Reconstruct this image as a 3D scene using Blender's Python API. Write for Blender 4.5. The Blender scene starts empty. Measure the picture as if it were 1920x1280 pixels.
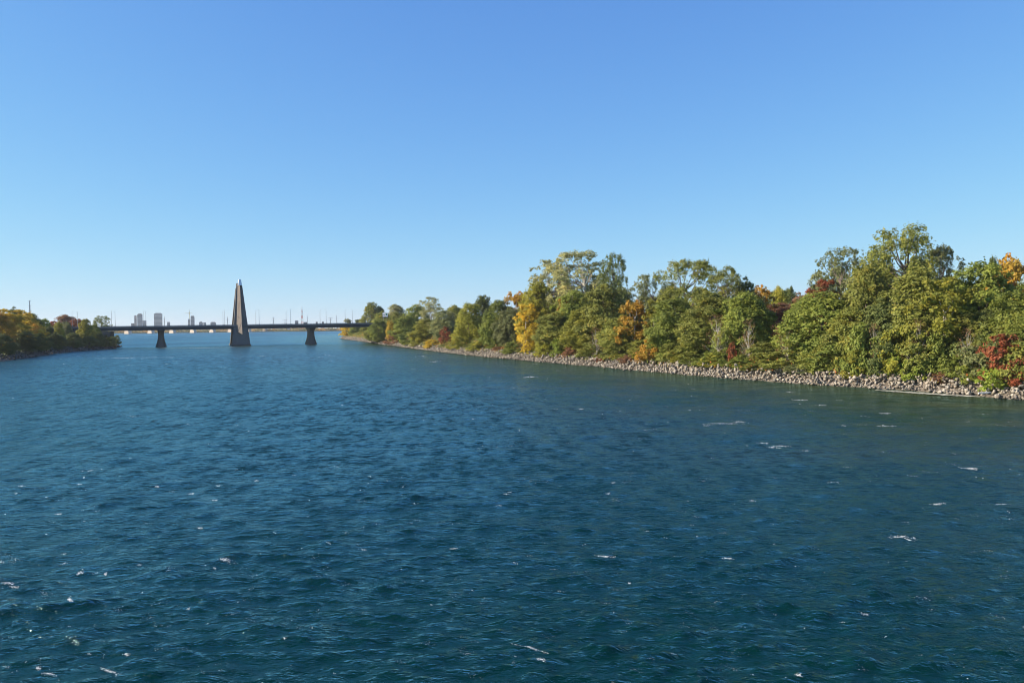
import bpy, math, random
import numpy as np
from mathutils import Vector, geometry
R = math.radians
S = bpy.context.scene
COL = S.collection

# ------------------------------------------------------------------ camera, sky, sun, exposure
EYE = 10.0
PITCH, ROLL, FPX = R(1.132), R(0.573), 1493.0
cr_, sr_ = math.cos(ROLL), math.sin(ROLL)
FW = Vector((0, math.cos(PITCH), -math.sin(PITCH)))
U0 = Vector((0, math.sin(PITCH), math.cos(PITCH)))
R0 = Vector((1, 0, 0))
UP = U0 * cr_ + R0 * sr_
RT = R0 * cr_ - U0 * sr_
cd = bpy.data.cameras.new('camera'); cam = bpy.data.objects.new('camera', cd); COL.objects.link(cam)
cd.sensor_width = 36; cd.lens = FPX / 1920 * 36; cd.clip_start = 0.5; cd.clip_end = 60000
from mathutils import Matrix
cam.matrix_world = Matrix(((RT.x, UP.x, -FW.x, 0), (RT.y, UP.y, -FW.y, 0), (RT.z, UP.z, -FW.z, EYE), (0, 0, 0, 1)))
S.camera = cam

SUN_AZ = R(-97)      # clockwise from +Y
SUN_EL = R(28)
sun_dir = Vector((math.sin(SUN_AZ) * math.cos(SUN_EL), math.cos(SUN_AZ) * math.cos(SUN_EL), math.sin(SUN_EL)))
W = bpy.data.worlds.new('World'); S.world = W; W.use_nodes = True
nt = W.node_tree; nt.nodes.clear()
sky = nt.nodes.new('ShaderNodeTexSky'); sky.sky_type = 'NISHITA'; sky.sun_disc = False
sky.sun_elevation = SUN_EL; sky.sun_rotation = SUN_AZ % (2 * math.pi)
sky.altitude = 1500; sky.air_density = 1.0; sky.dust_density = 0.0; sky.ozone_density = 6.0
bg = nt.nodes.new('ShaderNodeBackground'); bg.inputs[1].default_value = 0.12
wo = nt.nodes.new('ShaderNodeOutputWorld')
# the camera's shoulder: colour = 1 - exp(-k * sky), the same everywhere
EXPO = 1.1
sp = nt.nodes.new('ShaderNodeSeparateColor'); cb = nt.nodes.new('ShaderNodeCombineColor'); nt.links.new(sky.outputs[0], sp.inputs[0])
for ch_, k_ in enumerate((1.57, 2.2, 3.7)):
    a_ = nt.nodes.new('ShaderNodeMath'); a_.operation = 'MULTIPLY'; a_.inputs[1].default_value = -k_ * 0.12; nt.links.new(sp.outputs[ch_], a_.inputs[0])
    b_ = nt.nodes.new('ShaderNodeMath'); b_.operation = 'EXPONENT'; nt.links.new(a_.outputs[0], b_.inputs[0])
    c_ = nt.nodes.new('ShaderNodeMath'); c_.operation = 'SUBTRACT'; c_.inputs[0].default_value = 1.0; nt.links.new(b_.outputs[0], c_.inputs[1])
    d_ = nt.nodes.new('ShaderNodeMath'); d_.operation = 'DIVIDE'; d_.inputs[1].default_value = 0.12 * 2 ** EXPO; nt.links.new(c_.outputs[0], d_.inputs[0]); nt.links.new(d_.outputs[0], cb.inputs[ch_])
nt.links.new(cb.outputs[0], bg.inputs[0]); nt.links.new(bg.outputs[0], wo.inputs[0])
sl = bpy.data.lights.new('sun', 'SUN'); sl.energy = 4.6; sl.angle = R(0.5); sl.color = (1.0, 0.87, 0.69)
so = bpy.data.objects.new('sun', sl); COL.objects.link(so)
so.rotation_euler = (-sun_dir).to_track_quat('-Z', 'Y').to_euler(); so.location = (0, 0, 200)
S.view_settings.view_transform = 'Standard'; S.view_settings.look = 'None'
S.view_settings.exposure = EXPO; S.view_settings.gamma = 1.0; S.view_settings.use_curve_mapping = False
S.cycles.pixel_filter_type = 'BLACKMAN_HARRIS'; S.cycles.filter_width = 1.0

# ------------------------------------------------------------------ helpers
rng = np.random.default_rng(7)
random.seed(7)

def ray(x, y):
    return FW + RT * ((x - 960) / FPX) + UP * ((640 - y) / FPX)
def hit(x, y, z=0.0):
    d = ray(x, y); t = (z - EYE) / d.z
    return (d.x * t, d.y * t)
def horizon(x): return 610.5 + 0.01 * (960 - x)
def at(x, D, y=None):
    d = ray(x, horizon(x) if y is None else y); return D * d.x / d.y
def zat(x, y, D):
    d = ray(x, y); return EYE + D * d.z / d.y

def tag(o, label=None, cat=None, group=None, kind=None):
    if label: o['label'] = label
    if cat: o['category'] = cat
    if group: o['group'] = group
    if kind: o['kind'] = kind
    return o
def empty(name, loc=(0, 0, 0), rz=0.0):
    o = bpy.data.objects.new(name, None); COL.objects.link(o); o.location = loc; o.rotation_euler = (0, 0, rz)
    o.empty_display_size = 0.5
    return o
def link(name, me, mat=None, parent=None, loc=(0, 0, 0)):
    o = bpy.data.objects.new(name, me); COL.objects.link(o); o.location = loc
    if mat is not None and not me.materials: me.materials.append(mat)
    if parent is not None: o.parent = parent
    return o
def npmesh(name, V, F, smooth=False, face_attr=None):
    """V (n,3); F (m,k) all the same k"""
    V = np.asarray(V, np.float32); F = np.asarray(F, np.int32)
    me = bpy.data.meshes.new(name); m, k = F.shape
    me.vertices.add(len(V)); me.vertices.foreach_set('co', V.ravel())
    me.loops.add(m * k); me.loops.foreach_set('vertex_index', F.ravel())
    me.polygons.add(m); me.polygons.foreach_set('loop_start', np.arange(0, m * k, k, dtype=np.int32))
    me.polygons.foreach_set('loop_total', np.full(m, k, np.int32))
    if smooth: me.polygons.foreach_set('use_smooth', np.ones(m, bool))
    if face_attr is not None:
        for nm, val in face_attr.items():
            a = me.attributes.new(nm, 'FLOAT', 'FACE'); a.data.foreach_set('value', np.asarray(val, np.float32))
    me.update(calc_edges=True); me.validate()
    return me
class MB:
    def __init__(s): s.V = []; s.F = []
    def add(s, V, F):
        b = len(s.V); s.V += [tuple(v) for v in V]; s.F += [tuple(i + b for i in f) for f in F]; return s
    def box(s, x0, x1, y0, y1, z0, z1):
        return s.add([(x0,y0,z0),(x1,y0,z0),(x1,y1,z0),(x0,y1,z0),(x0,y0,z1),(x1,y0,z1),(x1,y1,z1),(x0,y1,z1)],
                     [(0,3,2,1),(4,5,6,7),(0,1,5,4),(1,2,6,5),(2,3,7,6),(3,0,4,7)])
    def frus(s, b, z0, t, z1):   # b, t = (x0,x1,y0,y1)
        return s.add([(b[0],b[2],z0),(b[1],b[2],z0),(b[1],b[3],z0),(b[0],b[3],z0),(t[0],t[2],z1),(t[1],t[2],z1),(t[1],t[3],z1),(t[0],t[3],z1)],
                     [(0,3,2,1),(4,5,6,7),(0,1,5,4),(1,2,6,5),(2,3,7,6),(3,0,4,7)])
    def prism(s, poly, z0, z1, top=None):
        n = len(poly); top = top or poly
        V = [(p[0], p[1], z0) for p in poly] + [(p[0], p[1], z1) for p in top]
        F = [tuple(range(n))[::-1], tuple(range(n, 2*n))] + [(i, (i+1) % n, n + (i+1) % n, n + i) for i in range(n)]
        return s.add(V, F)
    def tube(s, pts, rad, n=6):
        pts = [Vector(p) for p in pts]; V = []; F = []
        if not hasattr(rad, '__len__'): rad = [rad] * len(pts)
        for i, p in enumerate(pts):
            d = (pts[min(i+1, len(pts)-1)] - pts[max(i-1, 0)]).normalized()
            a = d.cross(Vector((0.31, 0.95, 0.05))).normalized(); b = d.cross(a)
            for k in range(n):
                t = 2 * math.pi * k / n; V.append(p + (a * math.cos(t) + b * math.sin(t)) * rad[i])
        for i in range(len(pts) - 1):
            for k in range(n):
                F.append((i*n+k, i*n+(k+1) % n, (i+1)*n+(k+1) % n, (i+1)*n+k))
        F.append(tuple(range(n))[::-1]); F.append(tuple((len(pts)-1)*n + k for k in range(n)))
        return s.add(V, F)
    def mesh(s, name):
        me = bpy.data.meshes.new(name); me.from_pydata([tuple(v) for v in s.V], [], s.F); me.update(); return me
    def build(s, name, mat, parent=None, bevel=0):
        o = link(name, s.mesh(name), mat, parent)
        if bevel:
            b = o.modifiers.new('bevel', 'BEVEL'); b.width = bevel; b.segments = 1
        return o

# ------------------------------------------------------------------ materials
def mat(name):
    m = bpy.data.materials.new(name); m.use_nodes = True; n = m.node_tree; n.nodes.clear()
    out = n.nodes.new('ShaderNodeOutputMaterial'); return m, n, out
def N(n, t, **kw):
    x = n.nodes.new('ShaderNode' + t)
    for k, v in kw.items():
        if k.startswith('i_'):
            key = k[2:]; x.inputs[int(key) if key.isdigit() else key.replace('_', ' ')].default_value = v
        else: setattr(x, k, v)
    return x
def ramp(n, fac, stops):
    r = n.nodes.new('ShaderNodeValToRGB'); e = r.color_ramp.elements
    e[0].position = stops[0][0]; e[0].color = (*stops[0][1], 1)
    e[1].position = stops[-1][0]; e[1].color = (*stops[-1][1], 1)
    for p, c in stops[1:-1]:
        q = e.new(p); q.color = (*c, 1)
    n.links.new(fac, r.inputs[0]); return r
def rough_mat(name, c0, c1, scale=0.5, rough=0.85, bump=0.3, bscale=3.0, streak=None, spec=0.3, metal=0.0):
    m, n, out = mat(name); L = n.links.new
    tc = N(n, 'TexCoord'); mp = N(n, 'Mapping')
    if streak: mp.inputs['Scale'].default_value = streak
    L(tc.outputs['Object'], mp.inputs[0])
    a = N(n, 'TexNoise', i_Scale=scale, i_Detail=6.0, i_Roughness=0.62); L(mp.outputs[0], a.inputs['Vector'])
    r = ramp(n, a.outputs[0], [(0.3, c0), (0.7, c1)])
    b = N(n, 'TexNoise', i_Scale=bscale, i_Detail=5.0); L(tc.outputs['Object'], b.inputs['Vector'])
    bp = N(n, 'Bump', i_Strength=bump, i_Distance=0.1); L(b.outputs[0], bp.inputs['Height'])
    p = N(n, 'BsdfPrincipled', i_Roughness=rough); L(r.outputs[0], p.inputs['Base Color']); L(bp.outputs[0], p.inputs['Normal'])
    p.inputs['Specular IOR Level'].default_value = spec; p.inputs['Metallic'].default_value = metal
    L(p.outputs[0], out.inputs[0]); return m

M = {}
M['concrete'] = rough_mat('concrete', (0.07, 0.065, 0.06), (0.12, 0.11, 0.1), 0.25, bump=0.4, streak=(1, 1, 0.25))
M['tower_concrete'] = rough_mat('weathered_concrete', (0.11, 0.095, 0.082), (0.175, 0.15, 0.13), 0.3, bump=0.4, streak=(1, 1, 0.15))
M['shaft'] = rough_mat('shaded_weathered_concrete', (0.095, 0.09, 0.087), (0.155, 0.145, 0.135), 0.3, bump=0.4, streak=(1, 1, 0.15))  # tower legs: concrete darkened to carry their shaded side beside the lit fin
M['white_cap'] = rough_mat('white_painted_cap', (0.75, 0.75, 0.74), (0.85, 0.85, 0.84), 0.4, rough=0.5, bump=0.1)
M['girder'] = rough_mat('girder_paint', (0.022, 0.03, 0.04), (0.035, 0.045, 0.055), 0.6, rough=0.6, bump=0.1)
M['parapet'] = rough_mat('parapet_concrete', (0.12, 0.125, 0.13), (0.17, 0.175, 0.18), 0.4, bump=0.2)
M['rail'] = rough_mat('rail_metal', (0.1, 0.11, 0.12), (0.15, 0.16, 0.17), 1, rough=0.5, bump=0.0)
M['asphalt'] = rough_mat('asphalt', (0.045, 0.045, 0.047), (0.065, 0.065, 0.065), 2, bump=0.2)
M['lamp_metal'] = rough_mat('galvanised_steel', (0.25, 0.26, 0.27), (0.34, 0.35, 0.36), 2, rough=0.5, bump=0.0)
M['pier_stone'] = rough_mat('pale_stone', (0.42, 0.34, 0.28), (0.56, 0.46, 0.38), 0.1, bump=0.3)
M['dark_steel'] = rough_mat('dark_truss_steel', (0.06, 0.06, 0.065), (0.09, 0.09, 0.1), 0.5, bump=0.0)
M['glass_tower'] = rough_mat('bluish_facade', (0.17, 0.21, 0.26), (0.24, 0.28, 0.33), 0.02, rough=0.5, bump=0.0)
M['pale_facade'] = rough_mat('pale_facade', (0.42, 0.41, 0.38), (0.52, 0.5, 0.47), 0.05, bump=0.0)
M['pink_facade'] = rough_mat('pink_facade', (0.42, 0.3, 0.28), (0.5, 0.37, 0.34), 0.05, bump=0.0)
M['window_dark'] = rough_mat('dark_window_glass', (0.05, 0.07, 0.09), (0.08, 0.1, 0.13), 0.1, rough=0.2, bump=0.0, spec=0.5)
M['roof_dark'] = rough_mat('dark_roof', (0.12, 0.1, 0.1), (0.18, 0.15, 0.14), 0.1, bump=0.0)
M['white_wall'] = rough_mat('white_wall', (0.6, 0.6, 0.58), (0.7, 0.7, 0.68), 0.1, bump=0.0)
M['crane_yellow'] = rough_mat('crane_paint', (0.6, 0.5, 0.16), (0.68, 0.58, 0.2), 0.1, bump=0.0)
M['red_paint'] = rough_mat('red_paint', (0.5, 0.12, 0.08), (0.55, 0.15, 0.1), 0.1, bump=0.0)
M['sign_green'] = rough_mat('green_sign_face', (0.01, 0.16, 0.09), (0.015, 0.19, 0.1), 1, rough=0.5, bump=0.0)
M['sign_white'] = rough_mat('white_sign_face', (0.78, 0.78, 0.76), (0.85, 0.85, 0.83), 1, rough=0.5, bump=0.0)
M['bark'] = rough_mat('bark', (0.09, 0.07, 0.055), (0.2, 0.16, 0.13), 1.2, bump=0.6, streak=(1, 1, 0.2), bscale=6)
M['pale_bark'] = rough_mat('pale_bark', (0.3, 0.27, 0.23), (0.46, 0.42, 0.36), 1.2, bump=0.4, streak=(1, 1, 0.3), bscale=6)
M['driftwood'] = rough_mat('bleached_driftwood', (0.5, 0.47, 0.43), (0.65, 0.62, 0.57), 3, bump=0.3)
M['soil'] = rough_mat('leaf_litter_soil', (0.05, 0.045, 0.025), (0.1, 0.085, 0.045), 0.3, bump=0.5)
M['gravel'] = rough_mat('shore_gravel', (0.075, 0.06, 0.045), (0.22, 0.185, 0.145), 1.6, bump=1.0, bscale=2.5)
M['dark_gravel'] = rough_mat('muddy_gravel', (0.07, 0.055, 0.04), (0.16, 0.13, 0.1), 1.2, bump=1.0, bscale=2.5)
M['bed'] = rough_mat('river_bed', (0.05, 0.05, 0.035), (0.08, 0.075, 0.05), 0.1, bump=0.2)
M['far_grass'] = rough_mat('far_grass', (0.07, 0.08, 0.03), (0.13, 0.12, 0.05), 0.01, bump=0.0)

def stone_mat(name='riprap_stone', k=0.74):
    m, n, out = mat(name); L = n.links.new
    tc = N(n, 'TexCoord'); oi = N(n, 'ObjectInfo'); ge = N(n, 'NewGeometry')
    a = N(n, 'TexNoise', i_Scale=1.3, i_Detail=6.0, i_Roughness=0.7)
    L(tc.outputs['Object'], a.inputs['Vector'])
    r = ramp(n, a.outputs[0], [(0.3, (0.19*k, 0.172*k, 0.148*k)), (0.5, (0.36*k, 0.33*k, 0.285*k)), (0.72, (0.52*k, 0.48*k, 0.42*k))])
    ad = N(n, 'Math', operation='ADD'); L(oi.outputs['Random'], ad.inputs[0]); L(ge.outputs['Random Per Island'], ad.inputs[1])
    fr = N(n, 'Math', operation='FRACT'); L(ad.outputs[0], fr.inputs[0])
    t = ramp(n, fr.outputs[0], [(0.0, (0.42, 0.37, 0.32)), (0.3, (0.95, 0.88, 0.8)), (0.5, (0.62, 0.62, 0.63)), (0.75, (1.1, 1.0, 0.88)), (1.0, (1.35, 1.32, 1.27))])
    mx = N(n, 'MixRGB', blend_type='MULTIPLY', i_0=1.0); L(r.outputs[0], mx.inputs[1]); L(t.outputs[0], mx.inputs[2])
    # wet, algae dark foot near the water line
    sep = N(n, 'SeparateXYZ'); L(ge.outputs['Position'], sep.inputs[0])
    mr = N(n, 'MapRange', i_1=0.02, i_2=0.32, i_3=0.28, i_4=1.0); L(sep.outputs[2], mr.inputs[0])
    m2 = N(n, 'MixRGB', blend_type='MULTIPLY', i_0=1.0); L(mx.outputs[0], m2.inputs[1]); L(mr.outputs[0], m2.inputs[2])
    b = N(n, 'TexNoise', i_Scale=5.0, i_Detail=5.0); L(tc.outputs['Object'], b.inputs['Vector'])
    bp = N(n, 'Bump', i_Strength=0.6, i_Distance=0.08); L(b.outputs[0], bp.inputs['Height'])
    p = N(n, 'BsdfPrincipled', i_Roughness=0.9); L(m2.outputs[0], p.inputs['Base Color']); L(bp.outputs[0], p.inputs['Normal'])
    L(p.outputs[0], out.inputs[0]); return m
M['stone'] = stone_mat(); M['dark_stone'] = stone_mat('shaded_stone', 0.3)  # second one: left-bank copy darkened to carry the shade of the trees

def leaf_mat(name, a, b, c, trans=0.4):
    a, b, c = [tuple(v * 1.58 for v in q) for q in (a, b, c)]
    """tint attribute 0..1 per leaf (part clump, part leaf) runs a..b, the last tenth c"""
    m, n, out = mat(name); L = n.links.new
    at_ = N(n, 'Attribute', attribute_name='tint'); oi = N(n, 'ObjectInfo')
    r = ramp(n, at_.outputs['Fac'], [(0.0, a), (0.72, b), (0.86, c), (1.0, c)])
    rr = N(n, 'MapRange', i_1=0.0, i_2=1.0, i_3=0.8, i_4=1.18); L(oi.outputs['Random'], rr.inputs[0])
    mx = N(n, 'MixRGB', blend_type='MULTIPLY', i_0=1.0); L(r.outputs[0], mx.inputs[1]); L(rr.outputs[0], mx.inputs[2])
    d = N(n, 'BsdfPrincipled', i_Roughness=0.55); d.inputs['Specular IOR Level'].default_value = 0.22
    t = N(n, 'BsdfTranslucent'); ms = N(n, 'MixShader', i_0=trans)
    L(mx.outputs[0], d.inputs['Base Color']); L(mx.outputs[0], t.inputs[0])
    L(d.outputs[0], ms.inputs[1]); L(t.outputs[0], ms.inputs[2]); L(ms.outputs[0], out.inputs[0]); return m
LEAF = {
 'olive': leaf_mat('olive_leaves', (0.096, 0.106, 0.024), (0.173, 0.180, 0.038), (0.269, 0.216, 0.040)),
 'green': leaf_mat('green_leaves', (0.083, 0.108, 0.022), (0.160, 0.180, 0.034), (0.218, 0.216, 0.035)),
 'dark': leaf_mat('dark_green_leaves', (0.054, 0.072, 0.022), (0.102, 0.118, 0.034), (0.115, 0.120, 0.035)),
 'grey': leaf_mat('grey_green_leaves', (0.090, 0.108, 0.045), (0.160, 0.168, 0.065), (0.218, 0.204, 0.075)),
 'lime': leaf_mat('lime_leaves', (0.11, 0.155, 0.026), (0.20, 0.235, 0.035), (0.27, 0.25, 0.035)),
 'yellowgreen': leaf_mat('yellow_green_leaves', (0.115, 0.13, 0.023), (0.225, 0.21, 0.03), (0.30, 0.24, 0.033)),
 'yellow': leaf_mat('yellow_leaves', (0.21, 0.175, 0.025), (0.45, 0.32, 0.034), (0.5, 0.29, 0.03)),
 'orange': leaf_mat('orange_leaves', (0.15, 0.13, 0.024), (0.38, 0.215, 0.03), (0.42, 0.19, 0.028)),
 'red': leaf_mat('red_leaves', (0.075, 0.07, 0.025), (0.24, 0.058, 0.028), (0.22, 0.10, 0.03)),
 'rust': leaf_mat('rust_brown_leaves', (0.11, 0.06, 0.035), (0.2, 0.1, 0.05), (0.16, 0.13, 0.04)),
 'pale': leaf_mat('pale_yellow_green_leaves', (0.17, 0.175, 0.075), (0.28, 0.265, 0.11), (0.31, 0.26, 0.11)),
 'mixed': leaf_mat('mixed_undergrowth', (0.064, 0.090, 0.022), (0.179, 0.180, 0.035), (0.384, 0.144, 0.040)),
 'farwood': leaf_mat('far_wood_leaves', (0.064, 0.072, 0.025), (0.166, 0.132, 0.045), (0.307, 0.168, 0.040)),
}

def water_mat():
    m, n, out = mat('river_water'); L = n.links.new
    tc = N(n, 'TexCoord'); 
    def nz(scale, sx, rot, det=3.0, rough=0.55, dist=0.0):
        mp = N(n, 'Mapping'); mp.inputs['Scale'].default_value = (sx, 1, 1); mp.inputs['Rotation'].default_value = (0, 0, rot)
        L(tc.outputs['Object'], mp.inputs[0])
        t = N(n, 'TexNoise', i_Scale=scale, i_Detail=det, i_Roughness=rough, i_Distortion=dist); L(mp.outputs[0], t.inputs['Vector']); return t
    a = nz(2.0, 0.6, R(12), 4.0, 0.6, 0.3); b = nz(7.0, 0.65, R(-20), 3.0, 0.6, 0.4); pat = nz(0.035, 0.5, R(8), 3.0)
    b1 = N(n, 'Bump', i_Strength=1.0, i_Distance=0.23); L(a.outputs[0], b1.inputs['Height'])
    pr = N(n, 'MapRange', i_1=0.35, i_2=0.65, i_3=0.4, i_4=1.0); L(pat.outputs[0], pr.inputs[0])
    b2 = N(n, 'Bump', i_Distance=0.08); L(pr.outputs[0], b2.inputs['Strength']); L(b.outputs[0], b2.inputs['Height']); L(b1.outputs[0], b2.inputs['Normal'])
    # slopes of the ripples the sheet is too coarse to carry, far out
    w = nz(1.7, 0.7, 0.0, 3.0, 0.75); un = N(n, 'Attribute', attribute_name='unresolved')
    sb = N(n, 'VectorMath', operation='SUBTRACT'); sb.inputs[1].default_value = (0.5, 0.5, 0.5); L(w.outputs['Color'], sb.inputs[0])
    w2 = nz(0.30, 1.0, 0.0, 3.0, 0.6); w2.inputs['Vector'].links[0].from_node.inputs['Scale'].default_value = (2.4, 0.8, 1)
    s2 = N(n, 'VectorMath', operation='SUBTRACT'); s2.inputs[1].default_value = (0.5, 0.5, 0.5); L(w2.outputs['Color'], s2.inputs[0])
    s4 = N(n, 'VectorMath', operation='SCALE'); s4.inputs['Scale'].default_value = 0.7; L(s2.outputs[0], s4.inputs[0])
    s3 = N(n, 'VectorMath', operation='ADD'); L(sb.outputs[0], s3.inputs[0]); L(s4.outputs[0], s3.inputs[1])
    fl = N(n, 'VectorMath', operation='MULTIPLY'); fl.inputs[1].default_value = (6.5, 8.0, 0.0); L(s3.outputs[0], fl.inputs[0])
    lean = N(n, 'VectorMath', operation='ADD'); L(fl.outputs[0], lean.inputs[0])
    sha = N(n, 'Attribute', attribute_name='bank_reflection'); lm = N(n, 'MapRange', i_1=0.1, i_2=0.7, i_3=-0.65, i_4=-0.05); L(sha.outputs['Fac'], lm.inputs[0])
    lx = N(n, 'CombineXYZ'); L(lm.outputs[0], lx.inputs[1]); L(lx.outputs[0], lean.inputs[1])   # wind chop: steep faces look down-river
    sc = N(n, 'VectorMath', operation='SCALE'); L(lean.outputs[0], sc.inputs[0]); L(un.outputs['Fac'], sc.inputs['Scale'])
    ad = N(n, 'VectorMath', operation='ADD'); L(b2.outputs[0], ad.inputs[0]); L(sc.outputs[0], ad.inputs[1])
    nm = N(n, 'VectorMath', operation='NORMALIZE'); L(ad.outputs[0], nm.inputs[0])
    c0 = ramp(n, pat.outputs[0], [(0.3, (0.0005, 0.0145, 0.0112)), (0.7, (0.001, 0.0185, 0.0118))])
    sh = N(n, 'Attribute', attribute_name='bank_reflection'); cr = N(n, 'MixRGB')
    refl_patch = nz(0.09, 0.6, R(-20), 5.0, 0.65, 0.6); wr = N(n, 'MapRange', i_1=0.38, i_2=0.62, i_3=0.15, i_4=1.0); L(refl_patch.outputs[0], wr.inputs[0])   # patchy olive tint painted in for the trees' reflections, over greener shallows
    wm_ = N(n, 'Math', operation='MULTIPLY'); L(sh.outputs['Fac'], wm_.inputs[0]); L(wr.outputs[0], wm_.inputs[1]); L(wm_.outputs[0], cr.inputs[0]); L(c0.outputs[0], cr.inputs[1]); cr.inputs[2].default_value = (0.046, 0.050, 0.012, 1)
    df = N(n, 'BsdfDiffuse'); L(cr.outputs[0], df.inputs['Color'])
    gl = N(n, 'BsdfGlossy'); gl.inputs['Color'].default_value = (0.56, 0.91, 0.98, 1); L(nm.outputs[0], gl.inputs['Normal'])
    m1 = N(n, 'Math', operation='MULTIPLY', i_1=0.2); L(un.outputs['Fac'], m1.inputs[0]); m2 = N(n, 'Math', operation='POWER', i_1=0.5); L(m1.outputs[0], m2.inputs[0])
    m3 = N(n, 'Math', operation='MAXIMUM', i_1=0.07); L(m2.outputs[0], m3.inputs[0]); L(m3.outputs[0], gl.inputs['Roughness'])
    fr = N(n, 'Fresnel'); L(nm.outputs[0], fr.inputs['Normal'])
    io = N(n, 'Math', operation='MULTIPLY_ADD', i_1=1.3, i_2=1.32); L(un.outputs['Fac'], io.inputs[0]); L(io.outputs[0], fr.inputs[0])
    cap = N(n, "Math", operation="MINIMUM", i_1=0.7); L(fr.outputs[0], cap.inputs[0])    # a choppy surface never mirrors fully
    mx = N(n, 'MixShader'); L(cap.outputs[0], mx.inputs[0]); L(df.outputs[0], mx.inputs[1]); L(gl.outputs[0], mx.inputs[2]); L(mx.outputs[0], out.inputs[0]); return m
M['water'] = water_mat()
def foam_mat():
    m, n, out = mat('foam'); L = n.links.new
    p = N(n, 'BsdfPrincipled', i_Roughness=0.9); p.inputs['Base Color'].default_value = (0.66, 0.67, 0.66, 1); L(p.outputs[0], out.inputs[0]); return m
M['foam'] = foam_mat()
def silt_mat():
    m, n, out = mat('pale_foam_line'); L = n.links.new
    tc = N(n, 'TexCoord'); a = N(n, 'TexNoise', i_Scale=0.9, i_Detail=6.0); L(tc.outputs['Object'], a.inputs['Vector'])
    r = ramp(n, a.outputs[0], [(0.35, (0.22, 0.22, 0.16)), (0.6, (0.5, 0.48, 0.4))])
    p = N(n, 'BsdfPrincipled', i_Roughness=0.8); L(r.outputs[0], p.inputs['Base Color']); L(p.outputs[0], out.inputs[0]); return m
M['silt'] = silt_mat()

# ------------------------------------------------------------------ water surface: one height function
WN = 150
wl = np.exp(rng.uniform(np.log(0.36), np.log(7.0), WN)); wk = 2 * np.pi / wl
wdir = R(100) + rng.normal(0, 0.62, WN)
wx, wy = wk * np.cos(wdir), wk * np.sin(wdir); wph = rng.uniform(0, 2 * np.pi, WN)
wsl = 0.033 * np.exp(-((np.log(wl) - np.log(0.68)) / 0.75) ** 2) + 0.009 * np.exp(-((np.log(wl) - np.log(2.8)) / 0.45) ** 2) + 0.0045
wamp = wsl / wk
def wave(x, y, res=None):
    x = np.asarray(x, float); y = np.asarray(y, float); z = np.zeros_like(x)
    xw = x + 0.5 * np.sin(0.21 * y + 0.7) + 0.35 * np.sin(0.47 * y - 0.13 * x); yw = y + 0.5 * np.sin(0.17 * x + 1.1) + 0.3 * np.sin(0.39 * x + 0.11 * y)
    g = 0.85 + 0.22 * np.sin(0.09 * x + 0.05 * y) * np.sin(0.04 * y - 0.03 * x + 1) + 0.15 * np.sin(0.23 * x - 0.12 * y + 2)
    for i in range(WN):
        c = wamp[i] * np.sin(wx[i] * xw + wy[i] * yw + wph[i])
        if res is not None: c = c * np.clip((wl[i] / res - 2.0) / 2.0, 0, 1)
        z += c
    z *= g; s = 6.0
    return (np.exp(s * np.clip(z, -0.5, 0.35)) - 1) / s
RBX = [88, 74, 64.6, 57.8, 41.2, 31, 18.5, 0, -24, -51, -87, -154, -190, -190]; RBY = [40, 78, 100, 117, 140, 165, 197, 237, 300, 382, 500, 718, 900, 2400]
def water():
    # polar sheet round the viewpoint, finer where near
    az = np.concatenate([np.linspace(-150, -50, 40)[:-1], np.linspace(-50, 50, 760), np.linspace(50, 150, 40)[1:]]) * np.pi / 180
    r = [9.0]
    while r[-1] < 2236: r.append(r[-1] * (1 + min(0.012, 0.0042 + r[-1] * 0.00003)))
    r = np.array(r); A, RR = np.meshgrid(az, r)
    X = RR * np.sin(A); Y = RR * np.cos(A)
    dr = np.gradient(r)[:, None]
    res = np.maximum(dr * np.ones_like(X), RR * (100 / 760) * np.pi / 180)
    Z = wave(X, Y, res * 1.1)
    nr, na = X.shape
    V = np.stack([X, Y, Z], -1).reshape(-1, 3)
    i = np.arange(nr - 1)[:, None] * na + np.arange(na - 1)[None]
    F = np.stack([i, i + 1, i + 1 + na, i + na], -1).reshape(-1, 4)
    un = np.zeros_like(res[:, 0])
    for i in range(WN): un += 0.5 * (wsl[i] * (1 - np.clip((wl[i] / (res[:, 380] * 1.1) - 2.0) / 2.0, 0, 1))) ** 2
    un = np.sqrt(un + (0.10 * np.clip(r / 120, 0, 1)) ** 2)
    wm = npmesh('river_water', V, F, True); at_ = wm.attributes.new('unresolved', 'FLOAT', 'POINT'); 
    calm = 1 - 0.72 / (1 + np.exp(-(X - np.interp(Y, RBY, RBX) + 26 + Y * 0.04) / 9.0))      # lee of the wooded bank
    at_.data.foreach_set('value', (un[:, None] * calm * (1 + 0.22 * np.sin(X * .05 + 1.5 * np.sin(Y * .017)) + 0.2 * np.sin(Y * .031 + X * .012 + np.sin(X * .04)))).ravel().astype(np.float32))
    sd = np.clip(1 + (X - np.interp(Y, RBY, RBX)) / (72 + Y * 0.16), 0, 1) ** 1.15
    at_ = wm.attributes.new('bank_reflection', 'FLOAT', 'POINT'); at_.data.foreach_set('value', sd.ravel().astype(np.float32))  # weight of the painted tree reflections and greenish water towards the right bank
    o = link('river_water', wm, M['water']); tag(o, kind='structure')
    print('water quads', len(F))
water()
b = MB().box(-12000, 12000, -1500, 12000, -4.0, -3.0).build('river_bed', M['bed']); tag(b, kind='structure')

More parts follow.
